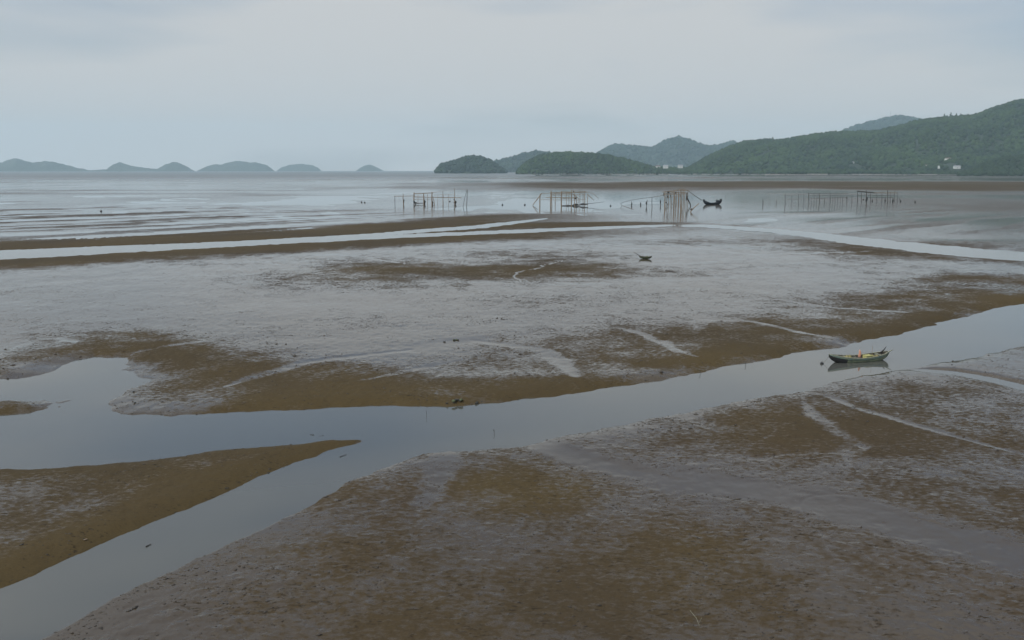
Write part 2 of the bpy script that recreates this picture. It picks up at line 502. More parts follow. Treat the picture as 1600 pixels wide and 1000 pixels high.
RUN = [([(883, 408), (850, 415), (815, 424), (808, 432), (806, 440)], 1.3, .45), ([(1250, 614), (1300, 622), (1350, 640), (1430, 665), (1500, 685), (1640, 722)], 4, .45),
       ([(1262, 630), (1285, 655), (1310, 680), (1350, 700)], 8, .35), ([(960, 512), (1010, 525), (1050, 543), (1095, 562)], 5, .45),
       ([(1080, 498), (1150, 503), (1220, 515), (1310, 536)], 3.5, .45), ([(1180, 465), (1280, 478), (1380, 488), (1470, 498)], 3.5, .4),
       ([(740, 532), (830, 545), (870, 565), (900, 592)], 8, .4), ([(360, 605), (420, 585), (480, 566), (640, 548)], 7, .4),
       ([(570, 598), (640, 580), (720, 565)], 6, .25), ([(205, 556), (270, 546), (340, 534)], 4, .3), ([(95, 528), (118, 538)], 4, .4),
       ([(415, 407), (455, 420), (400, 425)], 2, .35), ([(560, 399), (635, 414)], 2, .35), ([(850, 694), (900, 715), (1000, 742)], 13, .6),
       ([(1000, 742), (1150, 762), (1320, 795)], 26, .5), ([(1320, 795), (1500, 850), (1680, 890)], 34, .45), ([(700, 700), (690, 740), (660, 790)], 12, .25),
       ([(1020, 380), (1180, 398), (1400, 392)], 3, .3), ([(640, 545), (740, 532)], 14, .25)]
for pts, w, k in RUN:
    wet += 1.3 * k * (0.78 + 0.5 * fbm(X / 3.5, Y / 3.5, 2, 301)) * runnel(Xw * .55 + X * .45, Yw * .55 + Y * .45, pts, w)
    z -= 0.03 * runnel(X, Y, pts, w)
# faint winding rills
rl = np.abs(noise2(X / 17 + .5 * noise2(X / 6, Y / 6, 311), Y / 21, 312))
rill = sstep(0.035, 0.0, rl) * sstep(-.1, .35, fbm(X / 30, Y / 30, 2, 313)) * near
wet += 0.16 * rill
z -= 0.025 * rill
# -- shallows with bars
barU, barV = (X + Y) / math.sqrt(2), (X - Y) / math.sqrt(2)
rip = fbm(barV / 13 + 0.6 * noise2(X / 90, Y / 90, 61), barU / 95, 3, 62)
zf = WL - 0.010 + 0.05 * fbm(X / 75 + .3 * noise2(X / 30, Y / 30, 64), Y / 130, 5, 63, .6) - 0.02 * sstep(60, -100, np.abs(X - 40) - 60) * sstep(380, 430, RNG)
rip_zone = ell(X, Y, 200, 341, 480, 24, 0.6) + 0.6 * ell(X, Y, 1380, 345, 260, 22, 0.5)
zf += 0.24 * np.clip(rip + 0.02, 0, 1) * np.clip(rip_zone, 0, 1)
BARS = [(1300, 287.5, 560, 5.5, .26, .7), (1500, 292, 260, 5, .2, .7), (700, 277.5, 900, 1.6, .3, .3), (1250, 276, 500, 1.6, .10, .2), (430, 281, 220, 1.0, .14, .3), (150, 302.5, 260, 1.6, .16, .2),
        (290, 297.5, 240, 1.1, .12, .2), (60, 285, 160, 1.2, .16, .2), (440, 305, 130, 0.8, .12, .2), (30, 315, 45, 0.7, .10, .2), (1500, 318, 300, 14, .15, .2), (880, 291, 160, 1, .12, .2), (1420, 303, 330, 2.2, .10, .3),
        (820, 352, 260, 3.0, .2, .4), (1250, 333, 60, 1.6, .14, .3), (1500, 381, 150, 5, .2, .4), (960, 349, 120, 2, .14, .4), (1560, 358, 200, 14, .22, .15), (1380, 350, 160, 8, .14, .15)]
bars = np.zeros(X.shape)
for cx, cy, rx, ry, k, t in BARS:
    e = ell(X, Y + Y * 0.012 * fbm(X / 60, Y / 200, 3, 71), cx, cy, rx, ry, 0.7)
    zf += k * e
    bars = np.maximum(bars, e * t)
fw = 0.78 + 0.16 * fbm(X / 160, Y / 240, 4, 81)
fw -= bars * 0.85 + 0.36 * np.clip(rip * 3, 0, 1) * np.clip(rip_zone, 0, 1)
shore_up = sstep(285, 205, RNG)
band_far = np.clip(sstep(46, 20, s_a) * sstep(90, -80, X), 0, 1)
zf -= 0.5 * sstep(1500, 2000, RNG + 250 * fbm(X / 300, Y / 300, 2, 333)) * sstep(100, -350, X)
zf = np.maximum(zf, WL + 0.02 + 0.1 * band_far - 2.0 * (1 - band_far))
fw -= band_far * 0.7
z = z * (1 - far) + zf * far
wet = wet * (1 - far) + fw * far
tint = tint * (1 - far) + (0.15 + bars * 0.9 + band_far * 0.6) * far

# -- carve the channels
gentle = np.clip(ell(X, Y, 300, 900, 300, 150, 0.6) * (1 - spit_side) + pool, 0, 1)
bank_h = 0.30 * upper * (1 - pool) + 0.22 * spit_side
rise = 2.2 + 4.8 * sstep(0.1, 0.9, gentle)
def carve(z, s, rise, bh, sc=1.0):
    up = np.clip(s / rise, 0, 1)
    out = WL + (z + bh * sstep(14, 3, s) - WL) * (up * (2 - up)) + 0.004
    ins = WL - 0.01 + np.maximum(s, -6) * 0.12 * sc
    return np.where(s > 0, out, ins)
z = carve(z, s_main, rise, bank_h)
z = carve(z, s_a, 9.0, 0.06)
z = carve(z, s_b, 9.0, 0.02)
z = carve(z, s_t, 1.2, 0.03)
# lumpy skin of the mud, standing out of the film where it is drier
dry = np.clip(1 - wet, 0, 1)
micro = fbm(X / 0.9, Y / 0.9, 4, 91, 0.6)
z += near * (s_main > 0.4) * np.clip(s_main / 3, 0, 1) * (0.010 + 0.030 * dry) * micro
hole = np.clip(fbm(X / 2.6, Y / 2.6, 3, 95) - 0.45, 0, 1)
z -= near * (s_main > 1) * 0.02 * hole
wet += gentle * sstep(9, 0, s_main) * 0.35 * (1 - 0.6 * pool)
wet = np.clip(wet, -0.1, 1.1)

nr, nc = len(RR), len(TH)
idx = np.arange(nr * nc).reshape(nr, nc)
quads = np.stack([idx[:-1, :-1], idx[:-1, 1:], idx[1:, 1:], idx[1:, :-1]], -1).reshape(-1, 4)[:, ::-1]
flat = obj_np('mudflat', np.stack([X, Y, z], 1), quads, M_MUD, None, True, {'wet': wet, 'tint': np.clip(tint, 0, 1)})
tag(flat, 'wet brown tidal mudflat with drying patches and runnels', 'mudflat', kind='structure')
ZG = z.reshape(nr, nc)
def zat(p):                                # height of the flat under a point
    i = int(np.argmin(np.abs(RR - math.hypot(p[0], p[1]))))
    j = int(np.argmin(np.abs(TH - math.atan2(p[0], p[1]))))
    return float(ZG[i, j])
def surf(px, py):                          # standing spot: mud or water, whichever is higher
    p = ground(px, py)
    return Vector((p.x, p.y, max(zat(p), WL)))

m = MB()
n = 96
ring = [(12300 * math.cos(2 * math.pi * i / n), 12300 * math.sin(2 * math.pi * i / n), WL) for i in range(n)]
m.add([(0, 0, WL)] + ring, [(0, 1 + i, 1 + (i + 1) % n) for i in range(n)])
tag(m.build('tidal_water', M_WATER), 'still grey silty water of the channels and shallows', 'water', kind='structure')

# ------------------------------------------------------------------ hills, islands and their woods
ICO_V, ICO_F = None, None
bm = bmesh.new()
bmesh.ops.create_icosphere(bm, subdivisions=1, radius=1.0)
ICO_V = np.array([v.co[:] for v in bm.verts]); ICO_F = np.array([[v.index for v in f.verts] for f in bm.faces])
bm.free()
def crowns(name, P, R, mat, seed, tall=1.0):
    r = np.random.default_rng(seed)
    k = len(P)
    ang = r.uniform(0, 6.28, k)
    V = ICO_V[None] * (1 + r.uniform(-.28, .28, (k, len(ICO_V), 1)))
    c, s = np.cos(ang)[:, None], np.sin(ang)[:, None]
    V = np.stack([V[..., 0] * c - V[..., 1] * s, V[..., 0] * s + V[..., 1] * c, V[..., 2] * tall * r.uniform(.75, 1.35, (k, 1))], -1)
    V = V * R[:, None, None] + P[:, None, :]
    Fc = ICO_F[None] + (np.arange(k) * len(ICO_V))[:, None, None]
    tone = np.repeat(np.clip(r.normal(.45, .28, k), 0, 1), len(ICO_V))
    return obj_np(name, V.reshape(-1, 3), Fc.reshape(-1, 3), mat, None, True, {'tone': tone})
BVHS = []
def hill(name, prof, Df, Dc, Db, label, crown=None, clear=(), mat=None, seed=0, step=3.0, front=None, rel=0.14):
    """a ridge with real depth; prof = crest outline, Df/Dc/Db = foot, crest and back foot distances"""
    px = np.arange(prof[0][0], prof[-1][0] + step, step)
    py = np.interp(px, *zip(*prof))
    kk = np.array([1, 2, 1.]) / 4
    py = np.convolve(np.pad(py, 1, 'edge'), kk, 'valid')
    py = py + (0.9 if crown is None else 0.5) * fbm(px / 9.0, px * 0 + seed, 3, seed, .6) * np.clip((268 - py) / 6, 0, 1)
    if crown:
        py = py + crown[1] * 0.9 * F / Dc        # the crowns stand on the ground
    V, nv = [], 26
    vv = np.concatenate([np.linspace(0, 1, nv), np.linspace(0, 1, 10)[1:] + 1])
    for a, b in zip(px, py):
        c = at_depth(a, b, Dc)
        df = np.interp(a, *zip(*front)) if front else Df
        for t in vv:
            if t <= 1:
                y = df + (Dc - df) * t
                s = math.sin(t * math.pi / 2) ** 0.9
            else:
                y = Dc + (Db - Dc) * (t - 1)
                s = math.cos((t - 1) * math.pi / 2)
            V.append((c.x * y / Dc, y, (c.z + 2) * s - 2))
    V = np.array(V)
    nn = len(vv)
    t = np.tile(vv, len(px))
    hgt = np.repeat(V.reshape(-1, nn, 3)[:, nv - 1, 2], nn)
    V[:, 2] += rel * hgt * fbm(V[:, 0] / 260, V[:, 1] / 260, 4, seed) * np.clip(np.sin(np.clip(t * 1.5, 0, 1) * math.pi), 0, 1) * 1.3
    idx = np.arange(len(px) * nn).reshape(len(px), nn)
    q = np.stack([idx[:-1, :-1], idx[1:, :-1], idx[1:, 1:], idx[:-1, 1:]], -1).reshape(-1, 4)
    o = obj_np(name, V, q, M_HAZED_SCRUB if name == 'island' else M_SOIL)
    tag(o, label, 'hill', kind='structure')
    BVHS.append(BVHTree.FromPolygons([tuple(p) for p in V], [tuple(p) for p in q]))
    if crown:
        sp, rad, fl, fc = crown
        G = V.reshape(len(px), nn, 3)
        r = np.random.default_rng(seed + 5)
        # scatter over the front slope and a little past the crest
        A = G[:-1, :nv + 2]; B = G[1:, :nv + 2]
        area = np.linalg.norm(np.cross(B[:, :-1] - A[:, :-1], A[:, 1:] - A[:, :-1]), axis=-1)
        cnt = r.poisson(area / (sp * sp))
        ii, jj = np.nonzero(cnt)
        rep = cnt[ii, jj]
        ii, jj = np.repeat(ii, rep), np.repeat(jj, rep)
        u, v = r.random(len(ii))[:, None], r.random(len(ii))[:, None]
        P = (G[ii, jj] * (1 - u) + G[ii + 1, jj] * u) * (1 - v) + (G[ii, jj + 1] * (1 - u) + G[ii + 1, jj + 1] * u) * v
        P = P[P[:, 2] > 0.5]
        for cp, cr in clear:
            P = P[np.hypot(P[:, 0] - cp[0], (P[:, 1] - cp[1]) * .5) > cr]
        R = rad * r.uniform(.6, 1.35, len(P))
        P = P + np.stack([np.zeros(len(P)), np.zeros(len(P)), R * 0.45], 1)
        f = crowns('forest', P, R, mat or M_FOREST, seed + 9)
        tag(f, fl, fc, kind='stuff')
    return o

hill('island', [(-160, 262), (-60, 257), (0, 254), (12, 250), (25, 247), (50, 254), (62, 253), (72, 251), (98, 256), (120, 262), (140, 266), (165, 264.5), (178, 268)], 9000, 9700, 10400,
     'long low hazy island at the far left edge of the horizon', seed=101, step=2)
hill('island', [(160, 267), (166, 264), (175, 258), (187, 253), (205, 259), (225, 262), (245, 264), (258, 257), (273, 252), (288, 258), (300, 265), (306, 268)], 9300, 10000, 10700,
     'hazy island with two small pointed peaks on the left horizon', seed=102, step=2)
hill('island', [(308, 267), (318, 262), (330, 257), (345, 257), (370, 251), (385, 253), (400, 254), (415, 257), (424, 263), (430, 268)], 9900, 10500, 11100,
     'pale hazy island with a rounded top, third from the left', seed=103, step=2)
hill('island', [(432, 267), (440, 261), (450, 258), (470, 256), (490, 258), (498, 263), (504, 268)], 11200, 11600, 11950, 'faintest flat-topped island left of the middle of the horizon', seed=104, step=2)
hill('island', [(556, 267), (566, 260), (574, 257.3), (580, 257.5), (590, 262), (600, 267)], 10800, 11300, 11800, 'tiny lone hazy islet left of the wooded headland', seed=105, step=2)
hill('headland', [(681, 268), (686, 261), (692, 256), (705, 254), (720, 249), (740, 244), (755, 246), (770, 254), (780, 262), (790, 268)], 4300, 4700, 5200,
     'dark blue green wooded headland standing out farthest left of the shore', (15, 9.5, 'dark woods over the leftmost headland', 'forest'), seed=106, mat=M_FOREST_DK, step=2)
hill('headland', [(745, 268), (760, 260), (775, 253), (800, 246), (820, 241), (835, 237), (855, 238.5), (870, 245), (900, 262)], 6200, 6700, 7300,
     'blue ridge between the leftmost headland and the green knoll', (22, 13, 'bluish woods over the ridge behind the knoll', 'forest'), seed=107, mat=M_FOREST_DK, step=2)
hill('far_hill', [(880, 268), (930, 243), (950, 230), (965, 226), (985, 228), (1020, 231), (1040, 220), (1062, 214), (1085, 222), (1105, 229), (1120, 228), (1145, 221), (1160, 228), (1220, 250), (1260, 266)], 7600, 8700, 9900,
     'blue twin-topped hill behind the gap with white houses', (30, 15, 'bluish woods over the twin-topped hill', 'forest'), seed=108, mat=M_FOREST_DK, step=2)
hill('far_hill', [(1240, 245), (1300, 212), (1320, 203), (1340, 196), (1380, 185.5), (1405, 181.5), (1425, 184), (1440, 187), (1465, 185), (1500, 188), (1560, 210), (1640, 250)], 7600, 8700, 9900,
     'blue hill carrying a thin mast behind the long green ridge', (30, 15, 'bluish woods over the hill with the mast', 'forest'), seed=109, mat=M_FOREST_DK, step=2)
FAR_B = BVHS[-1]
def hit(px, py, bv):
    d = ray(px, py).normalized()
    h = bv.ray_cast(Vector((0, 0, H)), d)
    return h[0]
hill('knoll', [(808, 268.5), (814, 261), (822, 254), (840, 244), (860, 240), (890, 238), (920, 240), (950, 243), (980, 250), (1005, 257), (1020, 261.5), (1045, 263), (1065, 263), (1085, 264), (1110, 268)], 3500, 3800, 4200,
     'rounded green wooded knoll at the middle of the shore', (9.5, 6.2, 'bright green woods covering the shore knoll', 'forest'),
     clear=[(at_depth(1028, 263, 3700), 22), (at_depth(1040, 263, 3700), 25), (at_depth(1063, 262, 3700), 25)], seed=110, step=2)
KNOLL_B = BVHS[-1]
RIDGE = [(1062, 268.5), (1075, 263), (1085, 257), (1110, 243), (1140, 230), (1165, 222), (1200, 219), (1215, 221), (1260, 213), (1300, 208), (1360, 207), (1400, 200), (1430, 191), (1480, 185), (1520, 183),
         (1550, 172), (1575, 164), (1590, 160), (1610, 159), (1660, 166), (1740, 190), (1820, 230), (1900, 265)]
HOUSE_PX = [(1480.5, 252.5), (1472, 262), (1495, 262.5), (1335, 254.5), (1448, 260.5)]
hill('ridge', RIDGE, 3300, 4300, 5200, 'long green wooded ridge rising along the right of the shore',
     (11.5, 7.4, 'dense green woods covering the long right ridge', 'forest'), seed=111, front=[(1060, 3500), (1300, 3300), (1500, 3000), (1900, 2900)],
     clear=[(at_depth(1480, 254, 3120), 26), (at_depth(1472, 262, 3040), 24), (at_depth(1496, 262, 3030), 24), (at_depth(1335, 254, 3330), 22), (at_depth(1448, 260, 3080), 14)], rel=0.14)
RIDGE_B = BVHS[-1]
hill('wooded_point', [(1498, 271), (1515, 266), (1532, 258), (1550, 251), (1570, 246), (1600, 243), (1660, 238), (1760, 236), (1860, 262)], 2500, 2750, 3100,
     'dark low wooded point reaching in from the right edge', (8.0, 5.4, 'darkest woods on the low point at the right edge', 'forest'), seed=112, mat=M_FOREST_DK, step=3)

# belt of shore trees below the ridge: a mass of crowns behind the sea wall
r = np.random.default_rng(77)
bx = r.uniform(1205, 1500, 1500)
byD = r.uniform(0, 1, 1500)
P = np.array([[*(at_depth(a, 268, 2960 + 130 * d + (1500 - a) * .5))] for a, d in zip(bx, byD)])
P[:, 2] = r.uniform(2, 9, 1500) + byD * 6
tag(crowns('shore_trees', P, r.uniform(3.2, 6.0, 1500), M_FOREST, 78), 'belt of brighter green shore trees under the long ridge', 'trees', kind='stuff')

# ------------------------------------------------------------------ sea wall and shore stones
def wall_run(name, pts, hgt, thick, mat, label, cat):
    root = empty(name, ground(*pts[0][:2]).to_tuple() if False else (0, 0, 0))
    P = [at_depth(a, 268, D) for a, D in pts]
    root.location = (P[0].x, P[0].y, 0)
    for p, q in zip(P[:-1], P[1:]):
        d = (q - p); L = d.length; k = max(1, int(L / 60))
        for i in range(k):
            c = p + d * ((i + .5) / k)
            hh = hgt * random.uniform(.55, 1.1)
            MB().box((c.x - root.location.x, c.y - root.location.y, hh / 2 - .3), (L / k - .6, thick, hh), math.atan2(d.y, d.x), .94).build('wall_section', mat, root)
    return tag(root, label, cat)
wall_run('sea_wall', [(1195, 3060), (1260, 3010), (1330, 2960), (1400, 2920), (1500, 2860)], 5.0, 6, M_STONE, 'long pale stone sea wall along the foot of the right ridge', 'wall')
def stones(name, pts, k, smin, smax, mat, label, seed, zr=1.0, spread=12):
    r = np.random.default_rng(seed)
    P = []
    for _ in range(k):
        a = r.uniform(pts[0][0], pts[-1][0])
        D = np.interp(a, *zip(*pts))
        p = at_depth(a, 268, D + r.uniform(-spread, spread))
        P.append((p.x, p.y, r.uniform(0, zr)))
    o = crowns(name, np.array(P), r.uniform(smin, smax, k), mat, seed + 1, .6)
    return tag(o, label, 'rocks', kind='stuff')
stones('shore_rocks', [(810, 3480), (1075, 3490), (1200, 3330)], 420, .8, 2.6, M_STONE, 'pale stones along the foot of the knoll and ridge', 201, 1.2)
stones('tide_wrack', [(1200, 3000), (1400, 2880), (1500, 2810), (1760, 2400)], 700, 1.2, 3.2, M_WOODDK, 'dark weedy rocks strewn below the sea wall', 202, .6, 14)

# ------------------------------------------------------------------ houses, mast, skyline pines
def house(p, w, d, h, rz, label, roof=M_ROOF, floors=1, group=None):
    w, d, h = w * 1.25, d * 1.25, h * 1.25
    t = empty('house', p, rz)
    MB().box((0, 0, h / 2 - 1), (w, d, h + 2)).build('wall', M_WALL, t)
    ov, rh = .6, d * .28
    m = MB()
    x0, y0 = w / 2 + ov, d / 2 + ov
    m.add([(-x0, -y0, h), (x0, -y0, h), (x0, y0, h), (-x0, y0, h), (-x0, 0, h + rh), (x0, 0, h + rh)],
          [(0, 1, 5, 4), (2, 3, 4, 5), (0, 4, 3), (1, 2, 5), (3, 2, 1, 0)])
    rf = m.build('roof', roof, t)
    MB().box((w * .28, d * .12, h + rh * .9), (.9, .9, 1.6)).build('chimney', M_WALL, rf)
    nx = max(2, int(w / 4))
    for f in range(floors):
        for i in range(nx):
            c = (-w / 2 + w * (i + .5) / nx, -d / 2 - .04, h * (f + .55) / floors)
            wd = MB().box(c, (1.5, .1, 1.6)).build('window', M_WIN, t)
            MB().box((c[0], c[1] - .1, c[2] - .9), (1.8, .3, .14)).build('sill', M_WALL, wd)
    MB().box((w * .02, -d / 2 - .05, 1.1), (1.3, .12, 2.2)).build('door', M_WOODDK, t)
    return tag(t, label, 'house', group)
def on(px, py, bv, D):
    h = hit(px, py, bv)
    return h if h is not None else at_depth(px, py, D)
house(on(1481, 252.5, RIDGE_B, 3120), 15, 10, 8.5, .35, 'highest white house with brown roof among trees on the right ridge', M_ROOF, 2)
house(on(1471, 262.5, RIDGE_B, 3030), 17, 9, 5.0, .1, 'low white house left of the pair at the right ridge foot', M_ROOFG)
house(on(1495, 262.8, RIDGE_B, 3030), 16, 9, 5.0, -.1, 'low white house right of the pair at the right ridge foot', M_ROOFG)
house(on(1335, 254.5, RIDGE_B, 3330), 14, 7, 2.4, .2, 'long low pale shed amid the woods left of the white houses', M_ROOFG)
house(on(1448, 260.6, RIDGE_B, 3080), 8, 7, 4.0, .0, 'smallest pale hut left of the white ridge houses', M_ROOF)
house(on(1028, 262.6, KNOLL_B, 3700), 13, 9, 6, .2, 'white house with brown roof nearest the knoll in the gap', M_ROOF)
house(on(1040, 262.4, KNOLL_B, 3700), 16, 10, 7, -.1, 'white house in the middle of the gap between knoll and ridge', M_ROOFG, 2)
house(on(1063, 262.0, KNOLL_B, 3700), 15, 10, 7, .0, 'white house nearest the ridge in the gap beside the knoll', M_ROOFG, 2)

p = hit(1391, 186, FAR_B) or at_depth(1391, 184, 8650)
t = empty('radio_mast', (p.x, p.y, p.z - 3))
for i in range(3):
    w = 2 * math.pi * i / 3
    MB().tube([(4 * math.cos(w), 4 * math.sin(w), 0), (.7 * math.cos(w), .7 * math.sin(w), 70)], [.7, .5]).build('leg', M_STEEL, t)
for k in range(6):
    zz = 6 + k * 11.5
    rr = 4 - 3.3 * zz / 70
    MB().tube([(rr * math.cos(w), rr * math.sin(w), zz) for w in (0, 2.094, 4.188, 6.283)], .2, 4).build('brace', M_STEEL, t)
MB().tube([(0, 0, 70), (0, 0, 88)], [.45, .2]).build('antenna', M_STEEL, t)
tag(t, 'thin steel lattice mast on top of the blue hill', 'mast')

for i, (px, py, hh, lab) in enumerate([(1207, 221, 17, 'tall skyline pine at the left hump of the ridge'), (1214, 222, 13, 'shorter skyline pine just right of the tall one on the left hump'),
        (1475, 186, 20, 'leftmost skyline pine of the row high on the ridge'), (1485, 185.5, 24, 'tallest skyline pine, second of the row high on the ridge'),
        (1494, 185.5, 20, 'third skyline pine of the row high on the ridge'), (1501, 185, 18, 'fourth skyline pine of the row high on the ridge'), (1511, 184.5, 16, 'rightmost skyline pine of the row high on the ridge')]):
    p = at_depth(px, py, 4290)
    hh *= 1.3
    t = empty('pine_tree', (p.x, p.y, p.z - 2))
    MB().tube([(0, 0, -3), (.3, 0, hh * .5), (0, 0, hh * .9)], [.5, .35, .12]).build('trunk', M_WOODDK, t)
    m = MB()
    rr = random.Random(i)
    for k in range(9):
        f = k / 8
        m.blob((rr.uniform(-1.6, 1.6), rr.uniform(-1.6, 1.6), hh * (.42 + .55 * f)), (4.6 * (1.15 - f * .8), 4.6 * (1.15 - f * .8), 2.6), i * 20 + k, .35)
    c = m.build('crown', M_FOREST_DK, t)
    tag(t, lab, 'tree', 'pines on the ridge skyline')

# ------------------------------------------------------------------ stake frames in the shallows
def post(t, o, px, top, base, rad=.12, lean=None, mat=M_BAMBOO, name='post'):
    """a pole: foot at (px, base) on the flat, head at row top"""
    rad *= 1.3
    b = surf(px, base)
    q = at_depth(lean if lean else px, top, b.y)
    jx, jy = random.uniform(-.12, .12), random.uniform(-.2, .2)
    MB().tube([b - o + Vector((0, 0, -.9)), (b + q) / 2 - o + Vector((jx, jy, 0)), q - o], [rad, rad * .92, rad * .75]).build(name, mat, t)
    return b, q
def beam(t, o, a, ya, b, yb, D, rad=.10, mat=M_BAMBOO, name='beam', D2=None, sag=0.0):
    rad *= 1.3
    p, q = at_depth(a, ya, D), at_depth(b, yb, D2 or D)
    mid = (p + q) / 2 - Vector((0, 0, sag))
    MB().tube([p - o, mid - o, q - o], [rad, rad, rad * .85]).build(name, mat, t)
def clump(t, o, px, py, D, s, name='net_bundle', seed=1):
    c = at_depth(px, py, D) - o
    MB().blob(c, s, seed, .35).blob(c + Vector((0, 0, -s[2] * .8)), (s[0] * .6, s[1] * .6, s[2] * .7), seed + 1, .35).build(name, M_NET, t)

# frame 1 (left)
o1 = surf(662, 319)
D1 = o1.y
t = empty('stake_net_rack', o1)
for a, tp, bs, rd, ln in [(630, 302, 319, .13, None), (647, 300.5, 319, .26, None), (662, 301.5, 319.5, .24, None), (675, 300, 319.5, .26, None), (679, 308, 320, .16, 676.5),
                          (692, 298, 321, .11, None), (692.6, 304, 318, .09, None), (710.5, 294, 320, .13, None), (631.5, 308, 320, .09, 629)]:
    post(t, o1, a, tp, bs, rd, ln)
beam(t, o1, 616, 306.6, 648, 306.2, D1 + 2, .12); beam(t, o1, 646, 307.6, 721, 309.0, D1 + 1.5, .15); beam(t, o1, 646, 302.8, 677, 301.4, D1 - 1.2, .16)
beam(t, o1, 675, 301.5, 690, 298.6, D1, .07); beam(t, o1, 690, 298.6, 711, 298.0, D1 + 3, .05)
for a, ya, b, yb, dd, rd in [(647, 311.5, 676, 311, 2, .08), (676, 304.5, 711, 303.5, 4, .06)]:
    beam(t, o1, a, ya, b, yb, D1 + dd, rd)
for a, tp, bs, rd in [(653, 304, 317, .10), (668, 303, 317, .10), (684, 305, 317.5, .08), (701, 303, 318, .08)]:
    post(t, o1, a, tp, bs, rd)
beam(t, o1, 649, 317.6, 661, 317.4, D1 - 2, .18, M_WOODDK)
for a, b, s, sd in [(647, 315, (.55, .5, .9), 1), (649.5, 317, (.6, .5, .7), 2), (663.5, 316, (.6, .5, 1.0), 3), (675.5, 316.5, (.55, .5, .9), 4), (711, 316, (.75, .6, .9), 5), (709.8, 311.5, (.35, .3, .5), 6), (631, 313.5, (.35, .3, 1.0), 7)]:
    clump(t, o1, a, b, D1 - 1.0, s, seed=sd)
beam(t, o1, 712, 320.5, 727, 329, D1 - 6, .06, M_ROPE, 'guy_rope', D1 - 62)
tag(t, 'leftmost bamboo stake frame with two rails and hanging net bundles', 'fishing frame', 'bamboo fishing frames in the shallows')

# frame 2 (middle)
o2 = surf(877, 321)
D2 = o2.y
t = empty('stake_net_rack', o2)
for a, tp, bs, rd, ln in [(843.5, 303, 321.5, .24, 844), (860, 297.5, 321.5, .22, 861), (862.3, 299, 323, .18, 861.3), (877.2, 298.5, 322.5, .26, None), (892.6, 297, 322, .22, 893), (898.5, 298, 324, .16, 897),
                          (901.5, 305, 320, .16, 900), (911.2, 303, 318, .15, None), (914, 298, 318, .18, 913.6), (903, 311, 318.5, .10, 904), (867, 312, 320, .06, None)]:
    post(t, o2, a, tp, bs, rd, ln)
beam(t, o2, 846.5, 302, 832.5, 320.5, D2 - 1, .18, name='brace')
beam(t, o2, 832.5, 320.5, 841, 328, D2 - 2, .05, M_ROPE, 'guy_rope', D2 - 50)
beam(t, o2, 847, 302.5, 862, 301.5, D2 + 2, .08); beam(t, o2, 860, 301.4, 919, 300.2, D2 - .6, .16); beam(t, o2, 862, 303.2, 892, 302.4, D2 + 4, .12)
beam(t, o2, 853, 308.6, 903, 308.8, D2 + 1, .13); beam(t, o2, 876, 310.2, 900, 309.6, D2 + 5, .10)
beam(t, o2, 892, 298, 916, 299.2, D2 + 3, .12); beam(t, o2, 895, 303, 905, 311, D2, .12, name='brace'); beam(t, o2, 918, 303.5, 928, 313, D2 + 1, .12, name='brace')
beam(t, o2, 926.5, 302, 935, 310, D2 + 4, .07, name='brace'); beam(t, o2, 920, 305.5, 917, 314, D2 + 2, .06, name='brace'); beam(t, o2, 919, 300.5, 927, 302.5, D2 + 3, .05)
for a, ya, b, yb, dd, rd in [(861, 305, 915, 304, 7, .08), (845, 312, 893, 312.5, -1, .08), (878, 299, 912, 302, 9, .09), (893, 313, 915, 311.5, 6, .08)]:
    beam(t, o2, a, ya, b, yb, D2 + dd, rd)
for a, tp, bs, rd in [(868, 301, 317, .10), (885, 301, 317, .11), (889, 300, 316.5, .10), (906, 301, 316.5, .12), (918, 302, 316.5, .10)]:
    post(t, o2, a, tp, bs, rd)
clump(t, o2, 899, 309.5, D2, (.7, .5, .4), seed=11); clump(t, o2, 896.5, 299.5, D2, (.5, .4, .5), seed=12)
tag(t, 'middle bamboo stake frame, squared bays of pale poles over a low raft', 'fishing frame', 'bamboo fishing frames in the shallows')

p = ground(897, 321.5); p.z = WL
t = empty('raft', (p.x, p.y, WL))
def rel(px, py, D):
    return at_depth(px, py, D) - Vector((p.x, p.y, WL))
for k in range(4):
    a = rel(878 + k * 3, 320.8 - k * .1, p.y - 1.2 + k * .7); b = rel(919 - k, 318.6, p.y - 1.2 + k * .7)
    MB().tube([(a.x, a.y, .12), ((a.x + b.x) / 2, (a.y + b.y) / 2, .30), (b.x, b.y, .75)], [.22, .26, .2]).build('log', M_WOODDK, t)
for k, x0 in enumerate((-3.2, 0.4, 3.8, 6.0)):
    MB().box((x0, .1, .55 + .09 * k), (.35, 3.0, .14)).build('crosspiece', M_WOODDK, t)
MB().blob((.8, 0, .75), (1.5, .9, .35), 31, .3).build('net_heap', M_NET, t)
MB().blob((4.6, 0, 1.0), (1.3, .8, .35), 32, .3).build('net_heap', M_NET, t)
b = rel(944.5, 315.3, p.y)
MB().tube([(3.0, 0, .9), ((3 + b.x) / 2, 0, b.z * .62), (b.x, 0, b.z)], [.13, .12, .07]).build('sweep_pole', M_WOODDK, t)
tag(t, 'low dark log raft with a long raised pole under the middle frame', 'raft')

